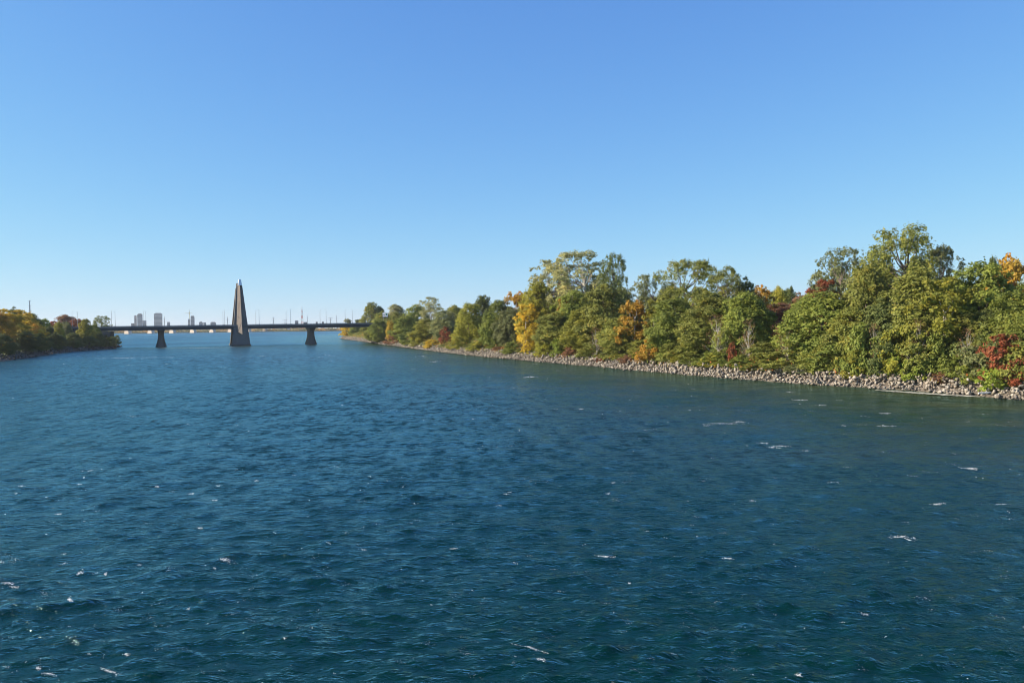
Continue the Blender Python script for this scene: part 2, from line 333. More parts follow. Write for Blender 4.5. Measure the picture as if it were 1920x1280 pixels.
# ------------------------------------------------------------------ banks
RB_px = [(1920,749.5),(1810,740.5),(1700,731.5),(1600,725),(1500,719.5),(1400,711.5),(1240,698.5),(1100,685.5),(1020,679),(960,673.5),(900,668),(840,661.5),(800,656.5),(760,651.2),(730,647),(700,642.8),(670,638.8),(640,634.5)]
RB = [(150,-400),(110,-60),(88,40),(74,78)] + [hit(*p) for p in RB_px] + [(-190,900),(-150,960),(0,1040),(300,1100),(900,1120)]
LB_px = [(0,678),(60,669.5),(120,661),(160,657),(195,655),(213,653.6),(223,650.8)]
LB = [(-120,-400),(-125,-60),(-140,100),(-150,190)] + [hit(*p) for p in LB_px] + [(-236,480),(-270,505),(-340,540),(-600,640),(-1500,760)]
def resample(P, step):
    P = np.array(P, float); out = [P[0]]
    for a, b_ in zip(P[:-1], P[1:]):
        n_ = max(1, int(np.linalg.norm(b_ - a) / step))
        for k in range(1, n_ + 1): out.append(a + (b_ - a) * k / n_)
    return np.array(out)
def smooth_line(P, it=6):
    P = P.copy()
    for _ in range(it): P[1:-1] = 0.25 * P[:-2] + 0.5 * P[1:-1] + 0.25 * P[2:]
    return P
def normals(P, side):
    T = np.gradient(P, axis=0); T /= np.linalg.norm(T, axis=1)[:, None]
    for _ in range(8): T[1:-1] = 0.25 * T[:-2] + 0.5 * T[1:-1] + 0.25 * T[2:]
    return np.stack([T[:, 1], -T[:, 0]], -1) * side
def dist_line(p, P):
    a = P[:-1]; d = P[1:] - a; t = np.clip(((p - a) * d).sum(1) / (d * d).sum(1), 0, 1)
    q = a + d * t[:, None]; return np.min(np.linalg.norm(p - q, axis=1))
RBL = smooth_line(resample(RB, 2.5)); LBL = smooth_line(resample(LB, 3.0))
# small coves and bulges
def wobble(P, side, amp):
    n_ = normals(P, side); s = np.cumsum(np.r_[0, np.linalg.norm(np.diff(P, axis=0), axis=1)])
    return P + n_ * (amp * (np.sin(s * 0.23) + 0.7 * np.sin(s * 0.61 + 1) + 0.5 * np.sin(s * 1.13 + 2)))[:, None]
RBL = wobble(RBL, 1, 0.28); LBL = wobble(LBL, -1, 0.3)
RN, LN = normals(RBL, 1), normals(LBL, -1)
PROF = [(-4, -1.6), (-0.6, -0.2), (0.3, 0.12), (1.6, 0.55), (3.2, 1.3), (5.0, 2.1), (6.5, 2.6), (9, 3.0)]
def gz(d):
    xs = [p[0] for p in PROF]; zs = [p[1] for p in PROF]; return float(np.interp(d, xs, zs))
def bank(name, P, Nn, far_pts, shore, land):
    V = []; n_ = len(P)
    for j, (d, z) in enumerate(PROF):
        q = P + Nn * d
        jit = 0 if j in (0, 7) else 0.09
        V.append(np.c_[q, np.full(n_, z) + rng.normal(0, jit, n_)])
    V = np.concatenate(V); F = []
    for j in range(len(PROF) - 1):
        i = np.arange(n_ - 1); F.append(np.stack([j*n_+i, j*n_+i+1, (j+1)*n_+i+1, (j+1)*n_+i], -1))
    F = np.concatenate(F)
    o = link(name, npmesh(name, V, F, True), M[shore]); tag(o, kind='structure')
    inner = [Vector((p[0], p[1], 0)) for p in (P + Nn * 9)[::4]] + [Vector((a, b_, 0)) for a, b_ in far_pts]
    tris = geometry.tessellate_polygon([inner])
    me = bpy.data.meshes.new('woodland_ground'); me.from_pydata([(v.x, v.y, 3.0) for v in inner], [], [tuple(t) for t in tris]); me.update()
    g = link('woodland_ground', me, M[land]); tag(g, kind='structure')
    return o
bankR = bank('right_river_bank', RBL, RN, [(900, -400)], 'gravel', 'soil')
bankL = bank('left_river_bank', LBL, LN, [(-1500, -400)], 'dark_gravel', 'soil')

# ------------------------------------------------------------------ stones
def ico(sub=0):
    t = (1 + 5 ** 0.5) / 2
    V = np.array([(-1,t,0),(1,t,0),(-1,-t,0),(1,-t,0),(0,-1,t),(0,1,t),(0,-1,-t),(0,1,-t),(t,0,-1),(t,0,1),(-t,0,-1),(-t,0,1)], float)
    F = [(0,11,5),(0,5,1),(0,1,7),(0,7,10),(0,10,11),(1,5,9),(5,11,4),(11,10,2),(10,7,6),(7,1,8),(3,9,4),(3,4,2),(3,2,6),(3,6,8),(3,8,9),(4,9,5),(2,4,11),(6,2,10),(8,6,7),(9,8,1)]
    V /= np.linalg.norm(V, axis=1)[:, None]
    for _ in range(sub):
        V = list(map(tuple, V)); c = {}; G = []
        def mid(a, b_):
            k = (min(a, b_), max(a, b_))
            if k not in c:
                q = (np.array(V[a]) + np.array(V[b_])) / 2; q /= np.linalg.norm(q); V.append(tuple(q)); c[k] = len(V) - 1
            return c[k]
        for a, b_, d in F:
            x, y, z = mid(a, b_), mid(b_, d), mid(d, a); G += [(a, x, z), (b_, y, x), (d, z, y), (x, y, z)]
        F = G; V = np.array(V)
    return V, np.array(F)
def rock_shape(seed, sub=1):
    r_ = np.random.default_rng(seed); V, F = ico(sub); V = V.copy()
    for _ in range(9):     # chop with random planes: angular quarry stone
        d = r_.normal(size=3); d /= np.linalg.norm(d); h = r_.uniform(0.36, 0.72)
        e = V @ d - h; V -= np.where(e > 0, e, 0)[:, None] * d
    V *= np.array([r_.uniform(0.9, 1.3), r_.uniform(0.65, 1.0), r_.uniform(0.5, 0.8)])
    return V, F
ROCK = [rock_shape(s, 1) for s in range(10)]; ROCK0 = []
for s_ in range(14):
    r_ = np.random.default_rng(80 + s_); v_ = np.array([(x, y, z) for z in (-1, 1) for y in (-1, 1) for x in (-1, 1)], float) * 0.62
    v_ = v_ * r_.uniform(0.55, 1.25, (8, 3)) * np.array([1.25, 0.95, r_.uniform(.5, .8)])
    ROCK0.append((v_, np.array([(0,2,3),(0,3,1),(4,5,7),(4,7,6),(0,1,5),(0,5,4),(1,3,7),(1,7,5),(3,2,6),(3,6,7),(2,0,4),(2,4,6)])))
ROCKME = []
for V_, F_ in ROCK:
    me = npmesh('stone', V_ * 0.5, F_); me.materials.append(M['stone']); ROCKME.append(me)
def rotm(r_):
    q = r_.normal(size=4); q /= np.linalg.norm(q); w, x, y, z = q
    return np.array([[1-2*(y*y+z*z), 2*(x*y-z*w), 2*(x*z+y*w)], [2*(x*y+z*w), 1-2*(x*x+z*z), 2*(y*z-x*w)], [2*(x*z-y*w), 2*(y*z+x*w), 1-2*(x*x+y*y)]])
def stones(P, Nn, bank_o, n_single, ymin, ymax, dens, smax, sm='stone'):
    seg = [i for i in range(len(P)) if ymin < P[i, 1] < ymax and abs(P[i, 0]) < 520]
    L = []
    s_ = np.cumsum(np.r_[0, np.linalg.norm(np.diff(P, axis=0), axis=1)])
    for i in seg:
        for _ in range(rng.poisson(dens)):
            f = rng.random(); d = rng.uniform(0.1, 5.4) if f < 0.8 else rng.uniform(2.0, 5.6)
            big = rng.random() ** 2.2
            patchy = 0.6 + 0.5 * math.sin(s_[i] * 0.11 + 1) 
            s = (0.26 + 0.2 * rng.random() + big * smax * (0.35 + 0.65 * min(1, d / 4)) * (0.6 + 0.6 * patchy))
            p = P[i] + Nn[i] * d + rng.normal(0, 1.0, 2)
            dd = d + 0.0
            L.append((p[0], p[1], gz(dd) + s * 0.12, s))
    L = sorted(L, key=lambda q: -q[3] / math.hypot(q[0], q[1]))
    for q in L[:n_single]:
        o = link('stone', ROCKME[rng.integers(10)], None, bank_o, (q[0], q[1], q[2]))
        o.material_slots[0].link = 'OBJECT'; o.material_slots[0].material = M[sm]
        o.scale = (q[3],) * 3; o.rotation_euler = (rng.normal(0, .5), rng.normal(0, .5), rng.uniform(0, 6.3))
    VV, FF, b_ = [], [], 0
    for q in L[n_single:]:
        V_, F_ = ROCK0[rng.integers(14)]
        V2 = (V_ * q[3] * 0.62) @ rotm(rng).T + np.array(q[:3]); VV.append(V2); FF.append(F_ + b_); b_ += len(V_)
    o = link('small_stones', npmesh('small_stones', np.concatenate(VV), np.concatenate(FF)), M[sm], bank_o); tag(o, kind='stuff')
    print('stones', len(L))
stones(RBL, RN, bankR, 290, 60, 740, 140, 0.42)
stones(LBL, LN, bankL, 60, 180, 520, 16, 0.8, 'dark_stone')

# ------------------------------------------------------------------ trees
def leaf_quads(C, Nrm, size, r_):
    n_ = len(C); T = np.cross(Nrm, r_.normal(size=(n_, 3))); T /= np.linalg.norm(T, axis=1)[:, None] + 1e-9
    B = np.cross(Nrm, T); s = (size * r_.uniform(0.65, 1.25, n_))[:, None]
    V = np.stack([C - T * s * .62, C + B * s * .4 - Nrm * s * .06, C + T * s * .62, C - B * s * .4 + Nrm * s * .06], 1).reshape(-1, 3)
    return V, np.arange(n_ * 4).reshape(-1, 4)
def profile(shape, t):
    if shape == 'round': return np.sqrt(np.clip(1 - ((t - 0.52) / 0.54) ** 2, 0.02, 1))
    if shape == 'dense': return np.clip(np.minimum(1, 1.25 * np.sqrt(np.clip(1 - t, 0, 1))) * (0.72 + 0.28 * np.sin(np.clip(t * 3.0, 0, 1.57))), 0.05, 1)
    if shape == 'vase': return np.clip(0.25 + 0.95 * np.sin(np.clip(t, 0, 1) ** 0.8 * 2.45), 0.05, 1) * np.sqrt(np.clip(1.12 - t, 0, 1)) ** 0.6
    if shape == 'egg': return np.sqrt(np.clip(1 - ((t - 0.38) / 0.64) ** 2, 0.02, 1))
    if shape == 'dome': return np.sqrt(np.clip(1 - (np.clip(t - 0.15, 0, 1) / 0.87) ** 2, 0.02, 1))
    if shape == 'cone': return np.clip(1.05 - t, 0.03, 1)
    if shape == 'column': return np.clip(np.minimum(1, 2.2 * np.sqrt(np.clip(1 - t, 0, 1))), 0.1, 1)
def make_tree(seed, H, Wd, base, shape, ncl, crad, ntuft, nleaf, lsize, inner=0.35, limbs=14, droop=0.0, trunk_r=None, flat=0.75, lumps=0.28):
    """crown: clumps > tufts > leaves. H, Wd nominal size in metres; returns (crown mesh, trunk mesh, H, Wd)"""
    r_ = np.random.default_rng(seed); Rm = Wd / 2
    cl = []
    ph = r_.uniform(0, 6.3, 6)
    while len(cl) < ncl:
        t = r_.random(); R_ = profile(shape, np.array(t))
        if r_.random() > R_ ** 1.2 + 0.15: continue
        a = r_.uniform(0, 2 * np.pi)
        lump = 1 + lumps * (np.sin(2 * a + ph[0] + 3 * t) * 0.5 + np.sin(3 * a + ph[1] - 5 * t) * 0.5 + 0.4 * np.sin(5 * a + ph[2] + 9 * t))
        rho = (inner + (1 - inner) * r_.random() ** 0.5)
        c = crad * r_.uniform(0.65, 1.35)
        rad = max(0, R_ * lump * Rm * rho - c * 0.55)
        z = base + t * (H - base); z = min(z, H - c * flat * 0.9)
        p = np.array([rad * np.cos(a), rad * np.sin(a), z])
        if any(np.linalg.norm(p - q[0]) < 0.62 * (c + q[1]) * 0.8 for q in cl[-60:]) and r_.random() < 0.75: continue
        cl.append((p, c))
    C, NR, TI = [], [], []
    ctr = np.array([0, 0, base + 0.4 * (H - base)])
    for p, c in cl:
        out = p - ctr; out[2] *= 0.6; out = out / (np.linalg.norm(out) + 1e-6)
        nt_ = max(4, int(ntuft * (c / crad) ** 2)); ctint = r_.uniform(0, 1)
        D = r_.normal(size=(nt_, 3)) + out * 0.55 + np.array([0, 0, 0.35]); D /= np.linalg.norm(D, axis=1)[:, None]
        tr = c * r_.uniform(0.55, 1.08, nt_)[:, None]
        TC = p + D * tr * np.array([1, 1, flat]); TC[:, 2] -= droop * (1 - D[:, 2]) * c
        for k in range(nt_):
            m_ = nleaf
            X = TC[k] + r_.normal(0, 1, (m_, 3)) * np.array([0.30, 0.30, 0.2 + droop * .3]) * (c * 0.42 + 0.12)
            nn = D[k] * 0.75 + out * 0.25 + np.array([0, 0, 0.35]) + r_.normal(0, 0.55, (m_, 3)); nn /= np.linalg.norm(nn, axis=1)[:, None]
            C.append(X); NR.append(nn)
            tt = 0.45 * ctint + 0.25 * r_.random() + 0.3 * r_.random(m_); TI.append(tt)
    C = np.concatenate(C); NR = np.concatenate(NR); TI = np.concatenate(TI)
    C[:, 2] = np.maximum(C[:, 2], 0.15)
    V, F = leaf_quads(C, NR, lsize, r_)
    crown = npmesh('crown', V, F, False, {'tint': TI})
    tr_ = trunk_r or H * 0.016; mb = MB()
    top = base + 0.62 * (H - base); bend = r_.normal(0, 0.02 * H, 2)
    def tp(u): return np.array([bend[0] * math.sin(u * 2.2), bend[1] * math.sin(u * 1.7), u * top])
    mb.tube([tp(u) for u in (0, .04, .2, .4, .6, .8, 1)], [tr_*1.5, tr_*1.1, tr_, tr_*.85, tr_*.68, tr_*.5, tr_*.28], 8)
    big = sorted(cl, key=lambda q: -q[1] - 0.2 * r_.random())[:limbs]
    for p, c in big:
        zf = min(0.95, max(0.25, (p[2] - 0.35 * np.hypot(p[0], p[1]) - 0.12 * H) / top)); s_ = tp(zf); e = p
        mid_ = s_ * 0.5 + e * 0.5 + np.array([0, 0, -0.04 * H]) + r_.normal(0, 0.25, 3)
        mb.tube([s_, s_ * .72 + mid_ * .28 + r_.normal(0, .1, 3), mid_, e * .7 + mid_ * .3 + r_.normal(0, .15, 3), e], [tr_ * .42, tr_ * .36, tr_ * .26, tr_ * .16, tr_ * .06], 5)
    return (crown, mb.mesh('trunk'), H, Wd, len(TI))
KIND = {}
KIND['round'] = [make_tree(s, 17, 13, 1.2, 'dense', 80, 1.8, 24, 15, 0.36, inner=0.5, droop=0.15, lumps=0.22) for s in (1, 2, 3, 4, 5)]
KIND['vase'] = [make_tree(s, 24, 17, 6.5, 'vase', 66, 1.55, 20, 14, 0.33, inner=0.45, limbs=34, droop=0.25, lumps=0.32, flat=0.9) for s in (11, 12, 13)]
KIND['cotton'] = [make_tree(s, 24, 13, 4.0, 'round', 84, 1.25, 17, 12, 0.31, inner=0.35, limbs=40, lumps=0.3, flat=1.0, trunk_r=0.42) for s in (21, 22, 23)]
KIND['maple'] = [make_tree(s, 14, 10, 2.6, 'egg', 46, 1.35, 17, 13, 0.38, limbs=16) for s in (31, 32)]
KIND['shrub'] = [make_tree(s, 6, 6.5, 0.3, 'dome', 34, 0.95, 13, 12, 0.30, limbs=10, trunk_r=0.08, lumps=0.35) for s in (41, 42, 43, 44)]
KIND['low'] = [make_tree(s, 2.6, 4, 0.2, 'dome', 16, 0.6, 10, 11, 0.22, limbs=6, trunk_r=0.04, lumps=0.35) for s in (51, 52)]
KIND['vine'] = [make_tree(61, 8, 5, 0.2, 'column', 40, 0.9, 16, 13, 0.27, inner=0.7, limbs=6, droop=0.5, lumps=0.12)]
KIND['cone'] = [make_tree(71, 18, 6, 1.0, 'cone', 60, 0.8, 13, 11, 0.28, inner=0.3, limbs=10, flat=0.45, droop=0.2)]
KIND['bare'] = [make_tree(91, 9, 7, 1.5, 'egg', 44, 0.9, 7, 2, 0.2, limbs=44, trunk_r=0.13)]
print('leaves', sum(v[4] for k in KIND.values() for v in k))
cnt = {}
def tree(px, ytop, wpx, P, setback, kind, col, label, name='tree', cat='tree', group=None, side=1, minh=1.5, D=None, barkm='bark', zb=None):
    """stand a tree on the ray over photo column px, setback metres behind the shore line P"""
    if D is None:
        D0 = 60.0; D = None; d = D0; inside = False
        lo = hitD(px, P); d = lo
        while d < lo + 400:
            p = np.array([at(px, d), d])
            if dist_line(p, P) >= setback: break
            d += 1.0
        D = d
    X = at(px, D); zb = gz(setback) if zb is None else zb
    h = max(minh, zat(px, ytop, D) - zb); w = wpx * D / FPX * 1.12
    vs = KIND[kind]; k = cnt.get(kind, 0); cnt[kind] = k + 1
    crown, trunk, H0, W0, _ = vs[k % len(vs)]
    e = empty(name, (X, D, zb - 0.05), rng.uniform(0, 2 * math.pi))
    e.scale = (w / W0, w / W0, h / H0)
    tag(e, label, cat, group)
    a = link('crown', crown, None, e); b_ = link('trunk', trunk, M[barkm] if not trunk.materials else None, e)
    if not crown.materials: crown.materials.append(LEAF[col])
    a.material_slots[0].link = 'OBJECT'; a.material_slots[0].material = LEAF[col]
    b_.material_slots[0].link = 'OBJECT'; b_.material_slots[0].material = M[barkm]
    return e
def hitD(px, P):
    """depth at which the ray over photo column px crosses the shore line"""
    m_ = at(px, 1.0); f = P[:, 0] - m_ * P[:, 1]
    idx = [i for i in range(len(P) - 1) if f[i] * f[i + 1] <= 0 and P[i, 1] > 40]
    i = idx[0]; t = f[i] / (f[i] - f[i + 1] + 1e-12); return P[i, 1] + t * (P[i + 1, 1] - P[i, 1])

T_RIGHT = [  # px, top, width, setback, kind, colour, label
 (1690,426,165,26,'vase','olive','tallest tree of the shore, open arching olive crown against the sky'),
 (1762,463,90,34,'vase','grey','grey green thin crown just behind the right shoulder of the tallest tree'),
 (1575,466,120,24,'vase','grey','rounded grey green crown beside the tallest tree, above the dark red crown'),
 (1628,492,110,15,'round','olive','olive green tree filling the foot of the tallest tree on its near side'),
 (1720,502,140,12,'round','olive','broad olive tree standing in front of the tallest tree'),
 (1768,522,105,7,'maple','yellowgreen','yellow green tree with one straight bare pale trunk above the stones'),
 (1842,490,135,17,'round','green','big rounded green tree between the yellow green one and the golden crown'),
 (1905,476,100,28,'maple','orange','golden orange crown rising at the edge of the picture'),
 (1862,483,50,34,'round','dark','dark green top just beside the golden orange crown'),
 (1910,535,110,12,'round','green','green tree in front of the golden orange crown'),
 (1545,525,62,17,'maple','red','dark red crown below the rounded grey green one'),
 (1537,548,135,10,'round','green','green tree sloping down to the dark gap in the wood'),
 (1600,575,110,8,'round','olive','olive tree between the sloping green tree and the broad olive tree'),
 (1505,560,60,15,'round','green','narrow green tree on the near edge of the dark gap'),
 (1428,534,52,46,'maple','orange','orange yellow tree at the back of the dark gap'),
 (1460,537,50,62,'round','yellowgreen','yellow tinged tree deep in the dark gap'),
 (1483,536,30,58,'cone','dark','dark spruce at the back of the dark gap'),
 (1400,519,58,26,'round','dark','dark green rounded top beside the orange yellow tree of the gap'),
 (1358,500,95,22,'vase','olive','arching olive top second from the open elm crown'),
 (1288,489,115,20,'vase','olive','open elm crown with dark limbs showing against the sky'),
 (1225,515,90,24,'vase','grey','brownish grey green top sloping down from the open elm crown'),
 (1392,548,110,11,'round','green','green tree on the far edge of the dark gap'),
 (1330,548,120,10,'round','olive','broad olive tree in front of the open elm crown'),
 (1262,560,105,9,'round','green','green tree near the water, next to the orange tree'),
 (1228,562,45,11,'maple','yellowgreen','lime yellow tree touching the orange tree'),
 (1190,562,62,8,'maple','orange','bright orange tree half way up the wall of green trees'),
 (1150,476,64,26,'vase','dark','tall dark green top beside the pale cottonwood'),
 (1092,471,118,24,'cotton','pale','tallest pale cottonwood with a bare light trunk'),
 (1033,487,85,24,'cotton','pale','pale brownish cottonwood leaning away from the tallest cottonwood'),
 (1135,532,100,12,'round','olive','olive tree in front of the tall dark green top'),
 (1165,590,80,7,'round','olive','small olive tree close to the stones beside the orange tree'),
 (1072,545,90,15,'round','green','green tree under the tallest pale cottonwood'),
 (1058,560,36,13,'maple','orange','orange spot of leaves below the pale cottonwoods'),
 (1010,530,85,17,'round','yellowgreen','yellow green tree below the pale brownish cottonwood'),
 (1098,575,80,8,'round','yellowgreen','yellowing tree close to the shore under the tallest cottonwood'),
 (968,546,58,24,'maple','orange','yellow orange crown on the falling skyline'),
 (1040,585,80,8,'round','olive','low olive tree near the shore below the yellow green one'),
 (988,570,50,10,'maple','yellow','bright yellow tree next to the grey green one'),
 (957,575,60,9,'round','grey','grey green tree in front of the yellow orange crown'),
 (905,554,55,26,'round','dark','dark green top above the vine covered tree'),
 (935,563,60,18,'round','green','green tree on the skyline between the dark top and the orange crown'),
 (925,588,48,6,'vine','green','vine covered tree with a dark hollow beside it'),
 (882,568,62,10,'round','yellowgreen','wide yellow olive tree beside the vine covered tree'),
 (852,572,50,22,'round','olive','brownish olive crown on the skyline behind the dark grey tree'),
 (832,578,52,10,'round','grey','dark grey green tree beside the narrow pale tree'),
 (806,557,44,14,'cotton','pale','narrow pale tree standing above its neighbours on the skyline'),
 (778,571,52,18,'round','green','deep green tree between the two pale trees'),
 (742,571,52,20,'round','pale','rounded pale olive tree behind the white and green sign'),
 (800,598,58,7,'round','yellowgreen','yellow green tree low in front of the narrow pale tree'),
 (762,592,55,7,'round','green','green tree low in front of the rounded pale olive tree'),
 (716,583,42,9,'round','olive','olive tree beside the white and green sign'),
 (697,567,42,16,'round','olive','round olive tree standing over the end of the bridge'),
 (732,602,16,3,'vine','yellow','small bright yellow tree near the end of the bridge'),
 (704,604,40,3,'round','green','green tree hiding the end of the bridge deck'),
 (745,585,50,11,'round','olive','olive tree between the sign and the rounded pale one'),
]
for t_ in T_RIGHT:
    bk = 'pale_bark' if t_[4] in ('cotton', 'maple') else 'bark'
    nm = {'vase': 'elm_tree', 'cotton': 'cottonwood_tree', 'maple': 'maple_tree', 'cone': 'spruce_tree', 'vine': 'ivy_covered_tree'}.get(t_[4], 'tree')
    tree(t_[0], t_[1], t_[2], RBL, t_[3], t_[4], t_[5], t_[6], nm, 'tree', 'trees on the stony shore', barkm=bk)
S_RIGHT = [
 (1878,628,78,4.5,'shrub','red','big scarlet sumac bush near the edge of the picture'),
 (1913,668,45,3.5,'shrub','red','red sumac bush lowest at the edge of the picture'),
 (1862,690,62,1.5,'low','lime','low bright green plant spilling over the stones below the sumac'),
 (1800,662,60,4,'shrub','green','green bush between the straight pale trunk and the scarlet sumac'),
 (1826,690,52,3,'shrub','green','dark green bush at the foot of the scarlet sumac'),
 (1772,694,42,3,'shrub','rust','reddish brown bush at the foot of the straight pale trunk'),
 (1722,668,50,3,'shrub','lime','yellow green bush reaching down over the stones'),
 (1676,655,46,4,'shrub','lime','light green bush between two dark hollows'),
 (1632,662,18,4,'vine','pale','pale yellow hanging vine beside the column of ivy'),
 (1606,654,42,3,'vine','yellowgreen','column shaped ivy bush standing on the stones'),
 (1650,680,34,4.5,'shrub','dark','dark bush between the pale yellow vine and the light green bush'),
 (1560,640,80,5,'shrub','green','wide glossy green bush below the dark red crown'),
 (1478,655,84,5,'shrub','olive','olive brown bush below the dark gap'),
 (1430,640,70,7,'shrub','olive','olive bush just above the small red bush'),
 (1374,640,20,4,'shrub','red','narrow crimson bush above the stones'),
 (1406,682,18,2.5,'low','red','small red bush right on the stones'),
 (1392,665,42,3.5,'shrub','green','green bush between the crimson and the small red bush'),
 (1345,660,58,4,'shrub','yellowgreen','yellow green bush beside the crimson bush'),
 (1298,640,70,6,'shrub','olive','olive bush half way between the orange and the crimson bushes'),
 (1218,628,46,3.5,'shrub','orange','orange yellow bush low under the bright orange tree'),
 (1250,655,50,5,'shrub','green','green bush beside the orange yellow bush'),
 (1180,668,32,2.5,'low','rust','purple brown bush beside the orange yellow bush'),
 (1158,640,56,4,'shrub','olive','olive bush next to the purple brown bush'),
 (1122,667,24,2,'low','red','small dull red bush on the stones under the cottonwoods'),
 (1106,640,44,4,'shrub','olive','olive bush under the yellowing tree'),
 (1070,650,34,3.5,'shrub','rust','rusty bush close to the bright green one'),
 (1046,634,32,3.5,'shrub','lime','bright green bush near the yellow one'),
 (1018,640,36,3,'shrub','yellowgreen','dull yellow bush low under the yellow green tree'),
 (994,615,36,4,'shrub','yellow','bright yellow bush half way up behind the stones'),
 (965,640,46,3.5,'shrub','green','green bush below the grey green tree'),
 (900,640,44,3.5,'shrub','yellowgreen','yellow green bush below the wide yellow olive tree'),
 (862,630,42,3.5,'shrub','yellowgreen','yellowing bush beside the red leaved one'),
 (836,612,22,5,'shrub','red','red leaved bush below the dark grey green tree'),
 (812,636,34,2.5,'shrub','yellow','yellow bush close to the stones beyond the red leaved one'),
 (786,632,36,2.5,'shrub','yellowgreen','yellow green bush at the shore under the dark green tree'),
 (744,622,40,2,'shrub','rust','rust tinged bush near the small bright yellow tree'),
 (765,622,34,2,'shrub','green','green bush on the shore near the rust tinged one'),
 (718,615,36,2,'shrub','olive','olive bush on the shore just before the bridge'),
]
for t_ in S_RIGHT:
    tree(t_[0], t_[1], t_[2], RBL, t_[3], t_[4], t_[5], t_[6], 'bush', 'bush', 'bushes on the stony shore', minh=0.8)
for (px, y, w, sb, lb) in [(1345,588,46,4.5,'half bare grey twigged tree beside the crimson bush'),(1404,596,36,5,'half bare tree on the far side of the small red bush'),(1722,596,40,4,'half bare tree standing above the yellow green bush'),
    (1640,604,34,4.5,'half bare tree above the pale yellow vine'),(1118,612,34,3.5,'half bare tree above the small dull red bush'),(1478,612,40,5,'half bare tree under the dark gap'),(985,628,26,3,'half bare shrubby tree under the bright yellow tree'),(1816,612,36,4.5,'half bare tree just before the scarlet sumac')]:
    tree(px, y, w, RBL, sb, 'bare', 'rust', lb, 'half_bare_tree', 'tree', 'half bare trees above the stones', barkm='pale_bark')
# beyond the bridge
for (px, y, w, D, k, c, lb) in [
 (709,598,36,468,'round','green','green tree standing right in front of the bridge end'),
 (698,612,22,482,'round','olive','small olive tree where the bridge deck vanishes'),
 (650,612,26,700,'shrub','yellow','yellow bush on the point beyond the bridge'),
 (668,611,30,690,'round','green','green tree on the point seen under the bridge'),
 (690,611,36,640,'round','olive','olive tree seen under the bridge where the deck ends'),
 (650,597,20,780,'maple','pale','pale yellow tree rising over the bridge rail'),
 (674,598,28,790,'round','dark','dark tree rising over the bridge rail beside a lamp'),
 (712,574,30,640,'round','dark','dark tree behind the round olive tree at the bridge end'),
 (658,618,22,720,'shrub','olive','olive bush on the point beneath the bridge deck'),
 (680,620,24,690,'shrub','yellowgreen','yellow green bush on the point beneath the bridge deck')]:
    tree(px, y, w, RBL, 5, k, c, lb, 'bush' if k == 'shrub' else 'tree', 'bush' if k == 'shrub' else 'tree', 'trees beyond the bridge', D=D, zb=2.5)

SKY = [(640,606),(680,590),(700,575),(760,580),(800,572),(840,580),(880,575),(920,565),(960,556),(1000,530),(1060,500),(1110,500),(1160,515),(1200,530),(1260,510),(1300,510),(1360,515),(1400,535),(1430,548),(1480,548),(1510,540),(1560,495),(1640,470),(1720,460),(1780,490),(1830,505),(1880,500),(1920,495),(2100,480)]
LM = [(1925, 'picture edge'), (1878, 'scarlet sumac'), (1750, 'straight pale trunk'), (1606, 'ivy column'), (1460, 'dark gap'), (1374, 'crimson bush'), (1288, 'open elm crown'), (1190, 'bright orange tree'), (1092, 'tallest cottonwood'), (988, 'bright yellow tree'), (925, 'vine covered tree'), (806, 'narrow pale tree'), (722, 'road sign'), (660, 'bridge end')]
ORD = ['first', 'second', 'third', 'fourth', 'fifth', 'sixth', 'seventh', 'eighth', 'ninth', 'tenth', 'eleventh', 'twelfth']
CW = {'olive': 'olive', 'green': 'green', 'dark': 'dark green', 'yellowgreen': 'yellowish green', 'grey': 'grey green', 'rust': 'rusty brown'}
lab_n = {}
def between(x, what, col, lm):
    L_ = sorted(lm); b_ = next((q for q in L_ if q[0] >= x), L_[-1]); a = [q for q in L_ if q[0] < x] or [L_[0]]; a = a[-1]
    k = lab_n.get((what, a, b_), 0); lab_n[(what, a, b_)] = k + 1
    return '%s %s, %s from the %s towards the %s' % (CW[col], what, ORD[min(k, 11)], a[1], b_[1])
def fill_row(step, sb0, sb1, lo, hi, kinds, cols, label, group, w0=0.55):
    D = 620.0; 
    x = 692.0
    while x < 2010:
        dd = hitD(min(x, 1915), RBL) if x < 1915 else 100
        sb = rng.uniform(sb0, sb1)
        y = np.interp(x, [p[0] for p in SKY], [p[1] for p in SKY]) + rng.uniform(lo, hi)
        wpx = w0 * 12 * FPX / (dd + sb) * rng.uniform(0.85, 1.2)
        cc = cols[rng.integers(len(cols))]; isb = 'bush' in label
        tree(x, y, wpx, RBL, sb, kinds[rng.integers(len(kinds))], cc, between(x, label, cc, LM), 'bush' if isb else 'tree', 'bush' if isb else 'tree', group)
        x += step * wpx * rng.uniform(0.8, 1.2)
fill_row(0.62, 30, 46, 16, 34, ['round', 'round', 'vase'], ['green', 'dark', 'olive', 'olive', 'rust', 'yellowgreen'], 'tree behind crowns', 'trees standing deeper in the wood', 0.85)
fill_row(0.50, 9, 15, 75, 120, ['round'], ['green', 'dark', 'olive', 'olive'], 'half hidden tree', 'understorey trees behind the stones', 0.62)
fill_row(0.55, 3.6, 5.6, 128, 165, ['shrub'], ['olive', 'olive', 'green', 'green', 'dark', 'yellowgreen', 'grey', 'rust'], 'shoreline bush', 'bushes lining the top of the stones', 0.42)

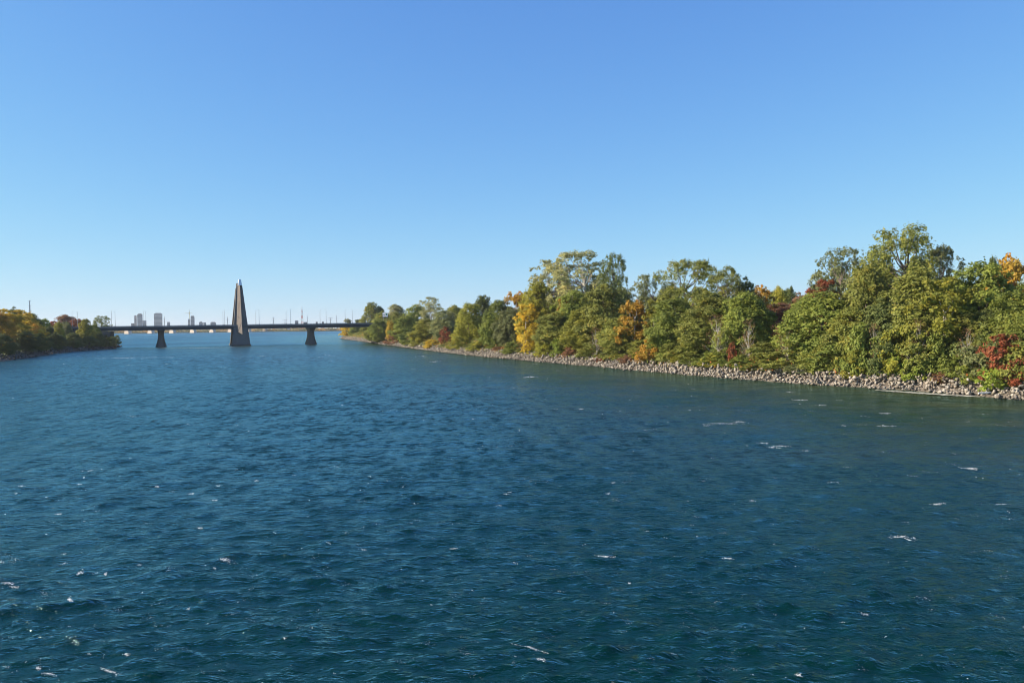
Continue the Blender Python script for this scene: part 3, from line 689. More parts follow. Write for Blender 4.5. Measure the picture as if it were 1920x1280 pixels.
# left bank
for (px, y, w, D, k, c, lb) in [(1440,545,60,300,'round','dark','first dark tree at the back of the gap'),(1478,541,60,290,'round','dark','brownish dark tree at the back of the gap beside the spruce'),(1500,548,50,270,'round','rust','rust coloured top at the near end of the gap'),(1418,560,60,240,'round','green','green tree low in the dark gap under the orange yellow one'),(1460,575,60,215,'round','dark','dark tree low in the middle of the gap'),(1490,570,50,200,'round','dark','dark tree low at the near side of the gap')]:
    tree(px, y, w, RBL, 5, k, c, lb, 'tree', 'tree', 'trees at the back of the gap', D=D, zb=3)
T_LEFT = [
 (22,580,80,11,'maple','yellow','large golden tree standing foremost on the shaded bank'),
 (50,586,60,14,'round','yellow','olive gold tree beside the large golden tree'),
 (26,575,36,34,'round','dark','dark top behind the large golden tree'),
 (-20,584,80,12,'round','orange','orange tree partly cut by the edge of the picture'),
 (66,607,28,8,'maple','orange','small orange tree on the shaded bank'),
 (58,588,50,30,'round','dark','dark brown green tree on the skyline below the lattice mast'),
 (84,597,24,26,'round','lime','yellow lime tree half hidden on the skyline'),
 (100,602,24,30,'maple','red','bright red tree on the skyline of the shaded bank'),
 (122,590,50,36,'round','rust','reddish brown dome shaped tree on the skyline'),
 (143,597,34,34,'maple','red','dull red tree beside the reddish brown dome'),
 (110,601,20,8,'round','yellowgreen','narrow yellow green tree standing in sunlight before the red one'),
 (126,606,26,12,'round','grey','grey half bare tree under the reddish brown dome'),
 (161,598,30,8,'round','yellowgreen','yellow green sunlit tree next to the bridge end'),
 (178,608,24,8,'round','green','green tree where the bridge deck meets the shaded bank'),
 (190,592,34,60,'vase','green','wide green tree rising above the bridge deck at its shaded end'),
 (92,612,30,9,'round','dark','dark tree in shade below the yellow lime tree'),
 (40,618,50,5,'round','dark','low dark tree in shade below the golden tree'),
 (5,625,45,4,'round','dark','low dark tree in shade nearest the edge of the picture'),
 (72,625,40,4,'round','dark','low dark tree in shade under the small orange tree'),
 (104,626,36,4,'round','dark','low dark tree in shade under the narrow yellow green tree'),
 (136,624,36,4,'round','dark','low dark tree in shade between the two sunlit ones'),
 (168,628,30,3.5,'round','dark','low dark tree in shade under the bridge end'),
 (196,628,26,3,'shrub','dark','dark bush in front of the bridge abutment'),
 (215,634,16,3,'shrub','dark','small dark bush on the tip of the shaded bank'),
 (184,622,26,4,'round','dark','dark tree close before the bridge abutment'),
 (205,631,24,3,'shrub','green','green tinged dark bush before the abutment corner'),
 (219,628,12,3,'shrub','olive','sparse olive bush leaning past the abutment corner'),
]
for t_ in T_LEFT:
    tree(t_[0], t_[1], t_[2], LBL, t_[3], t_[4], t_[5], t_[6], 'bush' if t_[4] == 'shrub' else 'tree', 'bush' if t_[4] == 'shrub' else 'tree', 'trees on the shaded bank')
for x in np.arange(-60, 178, 13):
    y = np.interp(x, [-60, 20, 60, 90, 120, 150, 180, 200], [585, 582, 590, 602, 596, 604, 612, 616])
    tree(x, y + rng.uniform(2, 8), 34, LBL, rng.uniform(20, 60), 'round', (cc := ['dark', 'olive', 'green', 'dark'][rng.integers(4)]), between(x, 'shaded wood tree', cc, [(-100, 'picture edge'), (22, 'large golden tree'), (57, 'grey lattice mast'), (100, 'bright red tree'), (161, 'sunlit tree'), (200, 'bridge abutment')]), 'tree', 'tree', 'trees standing deeper in the shaded wood')

# undergrowth: one mass of leaves behind the stones
def undergrowth(name, P, Nn, ymin, ymax, per, leaf, colm, dmin=3.3, dmax=13.0, hmax=2.6):
    sel = np.array([i for i in range(len(P)) if ymin < P[i, 1] < ymax and abs(P[i, 0]) < 700])
    n_ = len(sel) * per; i = sel[rng.integers(len(sel), size=n_)]
    d = rng.uniform(dmin, dmax, n_) ; XY = P[i] + Nn[i] * d[:, None] + rng.normal(0, 1.2, (n_, 2))
    hh = hmax * np.clip(0.5 + 0.35 * np.sin(XY[:, 0] * .9 + 1) + 0.35 * np.sin(XY[:, 1] * .75) + 0.2 * np.sin(XY[:, 1] * 2.1 + XY[:, 0]), 0.12, 1) * np.clip((d - dmin + 0.6) / 3, 0.15, 1)
    z = np.interp(d, [p[0] for p in PROF], [p[1] for p in PROF]) + hh * rng.random(n_) ** 0.6
    C = np.c_[XY, z]; nn = rng.normal(0, .6, (n_, 3)) + np.array([-0.4, -0.2, 0.7]); nn /= np.linalg.norm(nn, axis=1)[:, None]
    V, F = leaf_quads(C, nn, leaf, rng)
    ti = 0.5 + 0.3 * np.sin(XY[:, 1] * .31 + 2 * np.sin(XY[:, 0] * .3)) + rng.normal(0, .15, n_)
    o = link(name, npmesh(name, V, F, False, {'tint': np.clip(ti, 0, 1)}), LEAF[colm]); tag(o, kind='stuff')
undergrowth('undergrowth', RBL, RN, 60, 740, 330, 0.34, 'mixed')
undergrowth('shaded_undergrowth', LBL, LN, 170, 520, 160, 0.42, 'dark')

# ------------------------------------------------------------------ the road bridge with its tower
UX, UY = 0.926, 0.378; PX2, PY2 = -160.0, 468.0
br = empty('road_bridge', (PX2, PY2, 0), math.atan2(UY, UX))
tag(br, 'low concrete road bridge crossing the river with one tall tapering tower', 'bridge')
# local axes: x along the bridge (to the right, away), y away from the viewer; half width 12
L0, L1 = -190.0, 130.0
def deck_z(t): return 12.35 + 0.0058 * t      # rail top
HW = 12.0
def sweep(mb, prof, t0, t1, n=24):
    k = len(prof); V = []; F = []
    for i in range(n + 1):
        t = t0 + (t1 - t0) * i / n; z = deck_z(t)
        V += [(t, p[0], z + p[1]) for p in prof]
    for i in range(n):
        for j in range(k): F.append((i*k+j, (i+1)*k+j, (i+1)*k+(j+1) % k, i*k+(j+1) % k))
    F.append(tuple(range(k))); F.append(tuple(n*k + j for j in range(k))[::-1]); mb.add(V, F); return mb
sweep(MB(), [(-HW, -1.1), (HW, -1.1), (HW, -0.75), (-HW, -0.75)], L0, L1).build('deck_slab', M['parapet'], br)
sweep(MB(), [(-HW + 0.6, -0.75), (HW - 0.6, -0.75), (HW - 0.6, -0.74), (-HW + 0.6, -0.74)], L0, L1).build('road_surface', M['asphalt'], br)
for s in (-1, 1):
    sweep(MB(), [(s*HW, -0.75), (s*(HW - 0.35), -0.75), (s*(HW - 0.3), -0.3), (s*(HW - 0.03), -0.3)], L0, L1).build('parapet', M['parapet'], br)
    mb = MB()
    sweep(mb, [(s*(HW-.1), 0.0), (s*(HW-.2), 0.0), (s*(HW-.2), -0.08), (s*(HW-.1), -0.08)], L0, L1)
    for t in np.arange(L0 + 1, L1, 2.0): mb.box(t, t + .08, s*(HW-.15) - .05, s*(HW-.15) + .05, deck_z(t) - .32, deck_z(t) - .05)
    r_ = mb.build('railing', M['rail'], br)
for yy in (-HW + 0.8, -5.5, 0, 5.5, HW - 0.8):
    sweep(MB(), [(yy - .45, -2.65), (yy + .45, -2.65), (yy + .45, -1.1), (yy - .45, -1.1)], L0, L1).build('girder', M['girder'], br)
def flared_pier(t, zt):
    mb = MB(); hs = [(-3, 3.0, 7.4), (0.4, 2.72, 7.0), (1.5, 2.4, 6.6), (3.0, 1.95, 6.1), (4.5, 1.62, 5.7), (6.5, 1.42, 5.4), (8.2, 1.42, 5.6), (9.1, 1.65, 7.2), (zt, 1.95, 9.6)]
    V = []; F = []
    for z, a, b_ in hs:
        c = a * 0.4
        V += [(t - a + c, -b_, z), (t + a - c, -b_, z), (t + a, -b_ + c, z), (t + a, b_ - c, z), (t + a - c, b_, z), (t - a + c, b_, z), (t - a, b_ - c, z), (t - a, -b_ + c, z)]
    for i in range(len(hs) - 1):
        for j in range(8): F.append((i*8+j, i*8+(j+1) % 8, (i+1)*8+(j+1) % 8, (i+1)*8+j))
    F.append(tuple(range(8))[::-1]); F.append(tuple((len(hs)-1)*8 + j for j in range(8))); mb.add(V, F); return mb
for t in (-42.3, 40.9):
    p_ = flared_pier(t, deck_z(t) - 2.65).build('pier', M['tower_concrete'], br)
MB().box(-190, -67, -HW + .2, HW - .2, -1, deck_z(-110) - 2.75).build('abutment', M['concrete'], br)
MB().box(90, 130, -HW + .2, HW - .2, -1, deck_z(80) - 2.72).build('abutment', M['concrete'], br)
# tower: tapered body astride the deck, front half and rear half, wedge fin with a lit face, white cap
TW = empty('tower_group')  # placeholder removed below
bpy.data.objects.remove(TW)
def lerp(a, b_, t): return a + (b_ - a) * t
tw = MB(); TOPZ = 36.0
def half(z, fr=True):
    u = z / TOPZ; w = lerp(4.75, 1.15, u)
    return w
secs = [-2, 0.8, 9.0, 20, 35.0]
V = []; F = []
for z in secs:
    w = lerp(4.95, 1.4, z / 37.5); y0 = lerp(-15.2, -3.0, z / 37.5); y1 = lerp(-12.2, -0.6, z / 37.5)
    V += [(-w, y0, z), (w, y0, z), (w, y1, z), (-w, y1, z)]
for i in range(len(secs) - 1):
    for j in range(4): F.append((i*4+j, i*4+(j+1) % 4, (i+1)*4+(j+1) % 4, (i+1)*4+j))
F.append((3, 2, 1, 0)); F.append(tuple((len(secs)-1)*4 + j for j in range(4))); tw.add(V, F)
body = tw.build('tower_leg', M['shaft'], br, 0.12)
V = []; F = []
for z in secs[:-1] + [33.8]:
    w = lerp(4.95, 1.4, z / 37.5); y1 = lerp(15.2, 3.0, z / 37.5); y0 = lerp(12.2, 0.6, z / 37.5)
    V += [(-w, y0, z), (w, y0, z), (w, y1, z), (-w, y1, z)]
for i in range(len(secs) - 1):
    for j in range(4): F.append((i*4+j, i*4+(j+1) % 4, (i+1)*4+(j+1) % 4, (i+1)*4+j))
F.append((3, 2, 1, 0)); F.append(tuple((len(secs)-1)*4 + j for j in range(4)))
MB().add(V, F).build('tower_leg', M['shaft'], br, 0.12)
# footing ledge
MB().box(-5.25, 5.25, -15.9, 15.9, -2.0, 1.0).build('footing', M['concrete'], br, 0.15)
# wedge fin on the front face: left edge flush with the leg, ridge stands out, oblique undercut foot
V = []; F = []
for (z0, z1, z2) in ((8.6, 6.6, 8.6), (35.0, 35.0, 35.0)):
    for z, k in ((z0, 0), (z1, 1), (z2, 2)):
        u = z / 37.5; w = lerp(4.95, 1.45, u); yf = lerp(-15.2, -3.0, u)
        V.append([(-w * 0.62, yf + .05, z), (w * 0.12, yf - lerp(4.3, 1.5, u), z), (w * 0.30, yf + .05, z)][k])
F = [(2, 1, 0), (3, 4, 5), (0, 1, 4, 3), (1, 2, 5, 4), (2, 0, 3, 5)]
MB().add(V, F).build('tower_fin', M['tower_concrete'], br)
MB().frus((-0.7, 1.45, -5.0, -0.5), 35.02, (-0.3, 1.05, -3.4, -1.0), 38.6).build('tower_cap', M['white_cap'], br, 0.05)
MB().frus((-1.45, 1.0, 0.4, 3.4), 33.85, (-1.3, 0.8, 0.9, 2.8), 36.6).build('tower_cap', M['tower_concrete'], br, 0.05)
for (z, h) in ((14, .5), (20, .5), (26, .5)):
    u = z / 37.5; w = lerp(4.95, 1.45, u)
    MB().box(-w * .5, w * .5, lerp(-12.2, -0.6, u) - .3, lerp(12.2, 0.6, u) + .3, z, z + 1.2).build('tower_strut', M['tower_concrete'], br)

# ---- lamps on the bridge: column, curved arm, head
def make_lamp():
    e = empty('street_lamp')
    MB().tube([(0,0,0),(0,0,3.5),(0,0,7.4)], [.13,.1,.07], 8).build('pole', M['lamp_metal'], e)
    MB().tube([(0,0,7.4),(0,-.15,8.2),(0,-.6,8.75),(0,-1.4,9.0),(0,-2.2,9.0)], [.07,.06,.055,.05,.045], 6).build('arm', M['lamp_metal'], e)
    MB().frus((-.16,.16,-3.0,-2.1), 8.9, (-.1,.1,-2.9,-2.2), 9.08).build('lamp_head', M['lamp_metal'], e)
    MB().box(-.2,.2,-.2,.2,0,.35).build('base', M['concrete'], e)
    return e
def copy_tree(o, parent=None):
    c = o.copy(); COL.objects.link(c)
    if parent is not None: c.parent = parent
    for ch in list(o.children): copy_tree(ch, c)
    return c
lampp = make_lamp(); first = True
LN_ = ['rising over trees', 'above the abutment', 'beside the all dark flared pier',
       'just short of the tower', 'just past the tower', 'before the half lit pier', 'just after the half lit pier', 'last before the wooded shore']
ts = []
for px in (141, 213, 272, 420, 483, 541, 606, 654):
    m_ = at(px, 1.0); t = (m_ * PY2 - PX2) / (UX - m_ * UY); ts.append(t)
for k, t in enumerate(ts):
    for s in (-1, 1):
        o = lampp if first else copy_tree(lampp); first = False
        o.location = (PX2 + UX * t - UY * s * (HW - .3), PY2 + UY * t + UX * s * (HW - .3), deck_z(t) - 0.3)
        o.rotation_euler = (0, 0, math.atan2(UY, UX) + (math.pi if s < 0 else 0)); o.scale = (1, 1, 0.95)
        nm = 'curved arm lamp on the %s bridge edge, %s' % ('near' if s < 0 else 'far', LN_[k])
        tag(o, nm, 'street lamp', 'street lamps along the bridge')

# ---- road sign in the trees by the bridge end
D_s = 520.0; xs = at(722.5, D_s); zs0, zs1 = zat(722, 594, D_s), zat(722, 586, D_s)
sg = empty('road_sign', (xs, D_s, 0)); tag(sg, 'white and green road sign board standing among the trees at the bridge end', 'sign')
hw = 1.75
MB().box(-hw, hw, 0, .12, zs0, zs1).build('sign_frame', M['lamp_metal'], sg)
MB().box(-hw + .1, -.15, -.06, -.01, lerp(zs0, zs1, .58), zs1 - .1).build('sign_panel', M['sign_white'], sg)
MB().box(-hw + .1, -.15, -.06, -.01, zs0 + .1, lerp(zs0, zs1, .42)).build('sign_panel', M['sign_white'], sg)
MB().box(.0, hw - .1, -.06, -.01, zs0 + .1, zs1 - .1).build('sign_panel', M['sign_white'], sg)
MB().box(.35, hw - .6, -.10, -.065, lerp(zs0, zs1, .35), lerp(zs0, zs1, .8)).build('sign_panel', M['sign_green'], sg)
for sx in (-1.2, 1.2): MB().tube([(sx, .25, 2.5), (sx, .25, zs1)], .12, 8).build('post', M['lamp_metal'], sg)

# ------------------------------------------------------------------ far side: bridge piers, shore, woods, skyline
fa = (at(240, 1850), 1850.0); fa_d = (27.7, 57.0)
fb = empty('railway_bridge', (fa[0], fa[1], 0), math.atan2(57.0, 27.7)); tag(fb, 'long distant bridge on pale stone piers seen beneath the road deck', 'bridge')
sp = math.hypot(*fa_d)
for k in range(-3, 8):
    mb = MB(); x0 = k * sp
    mb.prism([(x0-5.0,-8),(x0+5.0,-8),(x0+5.0,8),(x0,13),(x0-5.0,8)], -2, 12.5, [(x0-3.6,-5),(x0+3.6,-5),(x0+3.6,5),(x0,8),(x0-3.6,5)])
    mb.build('pier', M['pier_stone'], fb)
MB().box(-3.5*sp, 8*sp, -5, 5, 12.6, 15.0).build('deck', M['dark_steel'], fb)
fl = MB().box(-11000, 11000, 2232, 11500, -2.9, 1.6).build('far_land', M['far_grass']); tag(fl, kind='structure')
def farwood(name, D0, D1, x0, x1, n_, hm, size):
    X = rng.uniform(x0, x1, n_); Y = rng.uniform(D0, D1, n_)
    hh = hm * np.clip(0.62 + 0.22 * np.sin(X * .021) + .2 * np.sin(X * .053 + 1) + .18 * np.sin(X * .13 + Y * .05) + .15 * np.sin(X * .31), 0.3, 1.2)
    z = 1.5 + hh * rng.random(n_) ** .7
    C = np.c_[X, Y, z]; nn = rng.normal(0, .6, (n_, 3)) + np.array([-0.5, -0.6, 0.4]); nn /= np.linalg.norm(nn, axis=1)[:, None]
    V, F = leaf_quads(C, nn, size, rng); ti = np.clip(0.5 + .3 * np.sin(X * .09) + .2 * np.sin(X * .023) + rng.normal(0, .2, n_), 0, 1)
    o = link(name, npmesh(name, V, F, False, {'tint': ti}), LEAF['farwood']); tag(o, kind='stuff')
farwood('far_shore_woods', 2236, 2300, -1700, 500, 34000, 8.5, 2.6)
farwood('distant_woods', 2900, 3300, -2600, 900, 16000, 10.0, 5.0)
def block(name, x0, x1, ytop, D, facade, label, rz=0.35, depth=None, bands=None, pent=True, cat='building', grp='buildings on the far skyline'):
    xc = at((x0 + x1) / 2, D); w = (x1 - x0) * D / FPX; h = zat((x0 + x1) / 2, ytop, D) - 1.6
    dp = depth or w * 0.7; k = math.cos(rz) ; ww = max(4, (w - dp * math.sin(abs(rz))) / k)
    e = empty(name, (xc, D, 1.6), rz); tag(e, label, cat, grp)
    hb = h - (3.2 if pent else 0)
    MB().box(-ww/2, ww/2, -dp/2, dp/2, 0, hb).build('wall', M[facade], e)
    if pent: MB().box(-ww/2*.7, ww/2*.7, -dp/2*.7, dp/2*.7, hb, h).build('penthouse', M['roof_dark'], e)
    nb = bands or max(2, int(hb / 6)); st = hb / nb
    for i in range(nb):
        MB().box(-ww/2 + .8, ww/2 - .8, -dp/2 - .25, -dp/2 + .1, i*st + st*.35, i*st + st*.8).build('window', M['window_dark'], e)
        MB().box(-ww/2 - .25, -ww/2 + .1, -dp/2 + .8, dp/2 - .8, i*st + st*.35, i*st + st*.8).build('window', M['window_dark'], e)
    return e
block('apartment_tower', 257.5, 268, 588, 4000, 'glass_tower', 'bluish high rise tower, taller of the close pair on the skyline')
block('apartment_tower', 252, 257, 591, 4100, 'pink_facade', 'slim pinkish tower close beside the bluish high rise')
block('apartment_block', 267.5, 275, 601, 3900, 'glass_tower', 'low grey block at the foot of the bluish high rise', pent=False)
block('apartment_tower', 289, 305, 586.8, 4000, 'pale_facade', 'broad pale high rise with a dark roof line standing alone', depth=22)
block('office_block', 313.5, 319.5, 603.5, 3800, 'glass_tower', 'small squat block to the side of the broad pale high rise', pent=False)
block('office_block', 246, 252.5, 606, 3600, 'roof_dark', 'low dark block short of the slim pinkish tower', pent=False)
block('apartment_tower', 357.5, 365.5, 592, 4000, 'glass_tower', 'bluish tower rising next to the construction crane')
block('apartment_tower', 352.5, 357.5, 598, 3950, 'pale_facade', 'unfinished pale tower under the construction crane', pent=False)
block('apartment_block', 373, 381, 603, 3700, 'glass_tower', 'low grey block with a peaked outline beyond the crane', pent=True)
block('apartment_block', 381, 387, 604.5, 3700, 'pale_facade', 'low pale block joined to the peaked grey block', pent=False)
block('apartment_block', 394, 406, 603.5, 3700, 'glass_tower', 'wide low grey block just short of the bridge tower', pent=True)
block('office_block', 461, 464.5, 603.5, 3700, 'glass_tower', 'small block just past the bridge tower', pent=False)
block('office_block', 552.6, 560, 601.0, 3300, 'glass_tower', 'square grey blue block before the red and white mast', pent=False)
block('office_block', 569, 576.5, 603.6, 3300, 'roof_dark', 'low dark building right of the red and white mast', pent=False)
block('office_block', 592, 596, 603.2, 3300, 'roof_dark', 'small dark building between two pairs of lamps', pent=False)
block('office_block', 603.5, 607.5, 603, 3300, 'roof_dark', 'small dark building close to the pylon with two arms', pent=False)
for i, (x, wv, D) in enumerate([(423, 6, 2330), (447.5, 3, 2330), (512, 5, 2330), (605, 6, 2330), (541, 4, 2330), (489, 5, 2330)]):
    X = at(x, D); h = empty('house', (X, D, 1.6), 0.2 * (i % 3)); w2 = wv * D / FPX / 2
    tag(h, 'small white house on the far shore, ' + ['seen between the last stone piers', 'seen right beside the bridge tower', 'under the thin lattice pylon', 'close to the second flared pier', 'under the lamps before the half lit pier', 'just past the tower'][i], 'house', 'houses on the far shore')
    MB().box(-w2, w2, -4, 4, 0, 6.0).build('wall', M['white_wall'], h)
    MB().add([(-w2-.4,-4.5,6),(w2+.4,-4.5,6),(w2+.4,4.5,6),(-w2-.4,4.5,6),(-w2-.4,0,8.6),(w2+.4,0,8.6)], [(0,1,5,4),(2,3,4,5),(0,4,3),(1,2,5),(3,2,1,0)]).build('roof', M['roof_dark'], h)
    for sx in (-.5, .5): MB().box(w2*sx-.8, w2*sx+.8, -4.15, -3.95, 2, 4).build('window', M['window_dark'], h)

def lattice(name, px, ytop, D, arms, label, red=False, base=6.0, thick=0.35):
    X = at(px, D); h = zat(px, ytop, D) - 1.6
    e = empty(name, (X, D, 1.6)); tag(e, label, 'pylon', 'pylons and masts on the skyline')
    nseg = 8; wd = lambda u: base * (1 - u) ** 1.3 + 0.5
    for seg in range(nseg):
        u0, u1 = seg / nseg, (seg + 1) / nseg; a, b_ = wd(u0) / 2, wd(u1) / 2; z0, z1 = u0 * h, u1 * h; mb = MB()
        for sx, sy in ((-1,-1),(1,-1),(1,1),(-1,1)): mb.tube([(sx*a, sy*a, z0), (sx*b_, sy*b_, z1)], thick, 4)
        mb.tube([(-a,-a,z0),(b_,-b_,z1)], thick*.7, 3); mb.tube([(a,-a,z0),(-b_,-b_,z1)], thick*.7, 3)
        mb.tube([(-b_,-b_,z1),(b_,-b_,z1)], thick*.7, 3)
        mb.build('mast_section', M['red_paint'] if red and seg % 2 == 0 else (M['white_wall'] if red else M['lamp_metal']), e)
    for (u, w_) in arms:
        z = u * h; MB().tube([(-w_, 0, z), (0, 0, z + .9), (w_, 0, z)], thick, 4).build('crossarm', M['lamp_metal'], e)
lattice('radio_mast', 566.7, 575, 2500, [(.55, 4)], 'tall red and white lattice mast behind the bridge', True, 9, .45)
lattice('power_pylon', 512.7, 594.5, 3000, [(.95, 5), (.82, 8), (.68, 6)], 'thin lattice pylon standing just past the tower lamps', False, 6, .4)
lattice('power_pylon', 619.7, 595.5, 3000, [(.97, 9), (.8, 7)], 'lattice pylon with two wide arms before the last lamps', False, 6, .4)
lattice('power_pylon', 426.7, 594, 3000, [(.8, 6)], 'faint pylon just short of the bridge tower', False, 5, .35)
lattice('power_pylon', 308.4, 593, 3000, [(.8, 5), (.6, 4)], 'thin pylon right beside the broad pale high rise', False, 4, .4)
lattice('power_pylon', 534.5, 599, 3400, [(.95, 10), (.7, 10)], 'small far pylon beside a pair of lamps', False, 5, .35)
lattice('power_pylon', 576.5, 592, 3000, [], 'plain thin pole a little past the red and white mast', False, 2, .3)
lattice('power_pylon', 631.5, 591, 3000, [], 'plain thin pole short of the last lamps', False, 2, .3)
lattice('radio_mast', 56.8, 563.5, 1500, [(.98, 2.6), (.84, 2.8), (.70, 3.2), (.58, 3.2)], 'grey lattice mast with short arms above the golden trees', False, 3.6, .3)
# construction crane
D = 3990.0; X = at(356.2, D); ct = zat(356, 580, D)
e = empty('construction_crane', (X, D, 1.6)); tag(e, 'yellow tower crane over the unfinished pale tower', 'crane')
MB().box(-1.1, 1.1, -1.1, 1.1, 0, ct - 14).build('mast', M['crane_yellow'], e)
MB().box(-24, 12, -.4, .4, ct - 19.6, ct - 18.8).build('jib', M['crane_yellow'], e)
MB().tube([(0, 0, ct - 14), (0, 0, ct - 1.6)], .9, 4).build('mast_top', M['lamp_metal'], e)
MB().box(-6, -2, -1.2, 1.2, ct - 24, ct - 20).build('cab', M['white_wall'], e)

# ------------------------------------------------------------------ foam on the water, driftwood
FV, FF = [], []
def fleck(x, y, s, ang=None):
    s = s * 1.25; st = 1 + min(2, math.hypot(x, y) / 60)
    n_ = rng.integers(4, 7); a = np.sort(rng.uniform(0, 2 * np.pi, n_)); r_ = s * rng.uniform(.5, 1.2, n_); an = ang or 0
    px = np.cos(a) * r_ * 1.5; py = np.sin(a) * r_ * .7 * st; X = x + px * np.cos(an) - py * np.sin(an); Y = y + px * np.sin(an) + py * np.cos(an)
    FV.append((X, Y))
def streak(x, y, L, ang, w, n_):
    n_ = int(n_ * 2.6); w = w * 1.25; st = 1 + min(3, math.hypot(x, y) / 40)
    cur = rng.normal(0, .5)
    for _ in range(n_):
        u = rng.normal(0, .3); u = max(-.6, min(.6, u)); X = x + math.cos(ang) * u * L - math.sin(ang) * (cur * u * u * L * .5 + rng.normal(0, w)); Y = y + math.sin(ang) * u * L + math.cos(ang) * (cur * u * u * L * .5 + rng.normal(0, w)) * st
        fleck(X, Y, rng.uniform(.2, 1) ** 1.5 * w * .62, ang + rng.normal(0, .6))
# (photo column, row, length in photo pixels, slope)
SPOTS = [(40,912,9,-.3),(148,908,5,0),(409,912,6,0),(110,963,8,0),(403,937,8,-.2),(421,1050,14,-.2),(403,1063,9,-.8),(150,1076,6,0),(130,1127,14,-.7),(205,1257,30,-.5),(72,1252,8,-.5),(92,1262,18,-.2),(238,1228,10,-.5),
 (682,1029,6,0),(1135,1044,24,-.3),(1355,794,44,.05),(1330,797,12,.1),(1385,791,16,0),(1090,767,5,0),(1819,879,14,-.4),(1690,1007,30,.1),(1705,1011,8,-.7),(1498,1270,8,0),(990,1216,46,-.55),(1015,1240,12,-.4),(1510,845,10,0),(1465,836,18,-.2),(1480,735,7,0),(1820,880,8,-.3),
 (995,707,16,.1),(1000,668,10,0),(790,668,12,0),(815,678,14,0),(600,600,1,0),(170,882,6,0),(295,912,5,0),(375,990,9,-.4),(480,902,6,-.3),(360,925,10,-.3),(1,1053,8,-.3),(8,1097,20,-.3),(28,1102,12,-.3),(262,1058,5,0),(198,1076,12,.9),(120,1040,5,0),(1660,798,20,-.1),(1140,925,8,0),(1410,938,6,0),(1150,905,5,0),(850,1030,10,-.1),(950,927,7,0),(1365,1045,12,-.2),(1270,1045,14,0),(1620,1150,8,-.2),(1180,1093,3,0),(1760,945,16,0),(1880,945,14,0),(1560,905,12,0),(1500,750,16,0),(1540,760,12,0),(1660,775,12,0),(1430,832,14,-.1),(1450,838,14,-.3)]
for (x, y, l, sl_) in SPOTS:
    X, Y = hit(x, y); d = math.hypot(X, Y); m_ = d / FPX
    streak(X, Y, l * m_ * 1.4, -abs(sl_) * 1.2 if sl_ else rng.normal(0, .2), max(.02, 1.0 * m_ * (1.1 if l > 10 else .9)), int(10 + l * 1.6))
for _ in range(400):        # small scattered whitecaps, sparse near, more along the fast water by the bridge
    x = rng.uniform(-40, 1960); y = 664 + 616 * rng.random() ** 1.7
    X, Y = hit(x, y); d = math.hypot(X, Y); m_ = d / FPX
    p = np.array([X, Y])
    if dist_line(p, RBL) < 4 or dist_line(p, LBL) < 4 or X > np.interp(Y, RBL[10:240, 1], RBL[10:240, 0]): continue
    if y > 690 and x < 900 and y < 860 and rng.random() < .8: continue
    if rng.random() < .35: streak(X, Y, rng.uniform(4, 14) * m_ * 1.3, rng.normal(-.25, .3), .8 * m_, int(rng.uniform(4, 12)))
    else:
        for _k in range(rng.integers(1, 4)): fleck(X + rng.normal(0, 3) * m_, Y + rng.normal(0, 3) * m_, rng.uniform(.35, .95) * m_)
for _ in range(170):       # sprinkles of tiny bubbles
    x = rng.uniform(-20, 1940); y = 760 + 520 * rng.random(); X, Y = hit(x, y); m_ = math.hypot(X, Y) / FPX; p = np.array([X, Y])
    if dist_line(p, RBL) < 4 or X > np.interp(Y, RBL[10:240, 1], RBL[10:240, 0]) or (x < 900 and y < 900 and rng.random() < .7): continue
    a_ = rng.normal(-.3, .3); L_ = rng.uniform(10, 34) * m_
    for _k in range(rng.integers(5, 20)): 
        u = rng.normal(0, .4) * L_; v = rng.normal(0, 3.5) * m_; fleck(X + u * math.cos(a_) - v * math.sin(a_), Y + u * math.sin(a_) + v * math.cos(a_) * 2, rng.uniform(.18, .5) * m_)
def band(x0, x1, y0, y1, n_, sy, s0=.5, s1=1.2):
    for _ in range(n_):
        x = rng.uniform(x0, x1); y = lerp(y0, y1, (x - x0) / (x1 - x0)) + rng.normal(0, sy); X, Y = hit(x, y); m_ = Y / FPX
        n2 = rng.integers(2, 6)
        for _k in range(n2): fleck(X + rng.normal(0, 3.5) * m_, Y + rng.normal(0, 3) * m_, rng.uniform(s0, s1) * m_ * .52)
band(300, 440, 653.2, 651.0, 130, .35, .4, .9)
band(340, 400, 653, 652, 30, .4)
band(180, 330, 671.5, 669.5, 95, 1.0, .5, 1.1)
band(215, 250, 671.5, 671, 30, .8, .6, 1.3)
band(330, 560, 669, 668, 24, 2.0, .4, .8)
band(560, 800, 658, 672, 60, 5, .4, .8)
band(800, 1100, 668, 700, 60, 9, .35, .8)
band(500, 640, 630, 630, 30, 3, .3, .8)
band(240, 430, 634, 634, 40, 5, .3, .8)
band(430, 470, 649.4, 649.4, 30, .3, .4, .7)
allx = np.concatenate([a for a, _ in FV]); ally = np.concatenate([b_ for _, b_ in FV])
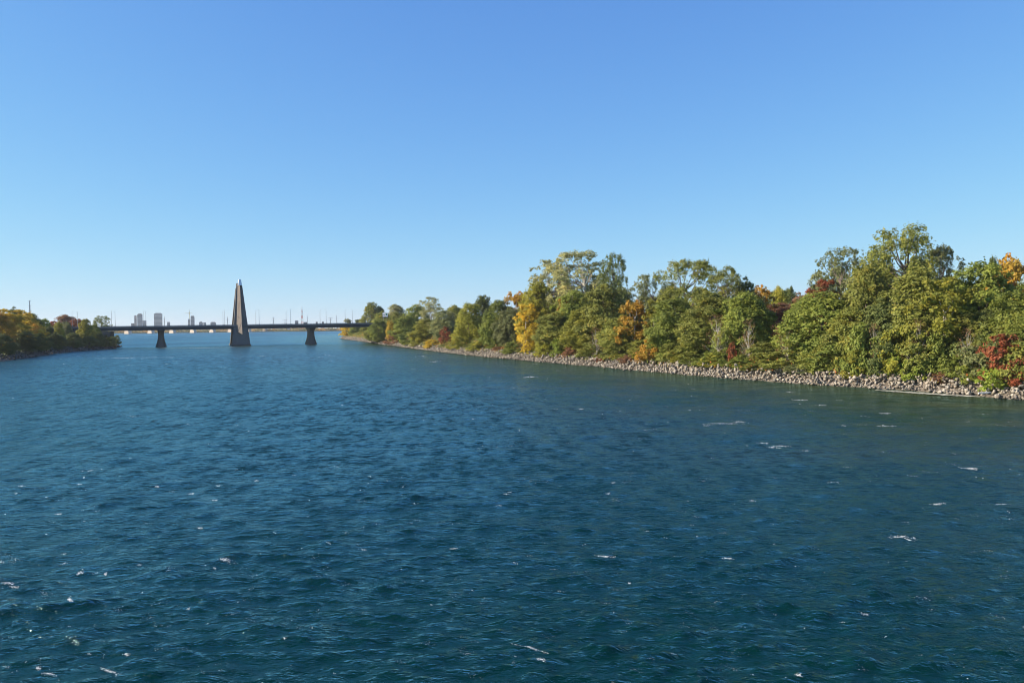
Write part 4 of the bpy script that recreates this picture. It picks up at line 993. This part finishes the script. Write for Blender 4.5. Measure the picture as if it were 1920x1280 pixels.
resf = np.hypot(allx, ally); resz = np.maximum(resf * np.minimum(.012, .0042 + resf * .00003), resf * (100 / 760) * np.pi / 180) * 1.1
allz = wave(allx, ally, resz) + 0.015 + 0.00012 * resf
Vf = np.c_[allx, ally, allz]; faces = []; k = 0
for a, _ in FV: faces.append(tuple(range(k, k + len(a)))); k += len(a)
me = bpy.data.meshes.new('river_foam'); me.from_pydata(Vf.tolist(), [], faces); me.update()
fo = link('river_foam', me, M['foam']); tag(fo, kind='stuff')
print('foam', len(faces))
# pale line of foam and silt lying along the stones
V = []; F = []; n_ = 60
for i in range(n_ + 1):
    x = lerp(1640, 1838, i / n_); y = np.interp(x, [1640, 1700, 1760, 1838], [731.6, 735.8, 739.6, 744.2]); X, Y = hit(x, y)
    wv = 1.35 * math.sin(math.pi * i / n_) ** .5 * (1 + .25 * math.sin(i * .9) + .2 * math.sin(i * 2.3)) + .05
    V += [(X - .1 * wv, Y - wv, .06), (X + .1 * wv, Y + wv, .07)]
for i in range(n_): F.append((2*i, 2*i+1, 2*i+3, 2*i+2))
o = MB().add(V, F).build('shore_foam_line', M['silt']); tag(o, kind='stuff')
X, Y = hit(1846, 737.5, 0.7)
lg = empty('driftwood_log', (X, Y, .75), .2); tag(lg, 'bleached straight log lying on the stones below the scarlet sumac', 'log')
MB().tube([(-.9, 0, 0), (-.2, .03, .02), (.5, 0, .03), (.95, .05, .06)], [.1, .12, .11, .07], 8).build('log_stem', M['driftwood'], lg)
MB().tube([(.1, 0, .03), (.35, .1, .22), (.5, .12, .3)], [.05, .035, .02], 6).build('branch_stub', M['driftwood'], lg)

# ------------------------------------------------------------------ air
hm, n, out = mat('river_air'); pv = N(n, 'VolumePrincipled'); pv.inputs['Color'].default_value = (0.86, 0.93, 1.0, 1)
pv.inputs['Density'].default_value = 0.00006; pv.inputs['Anisotropy'].default_value = 0.2
n.links.new(pv.outputs[0], out.inputs['Volume'])
hz = MB().box(-12500, 12500, -2000, 12500, -5.0, 125.0).build('haze', hm); tag(hz, kind='stuff')
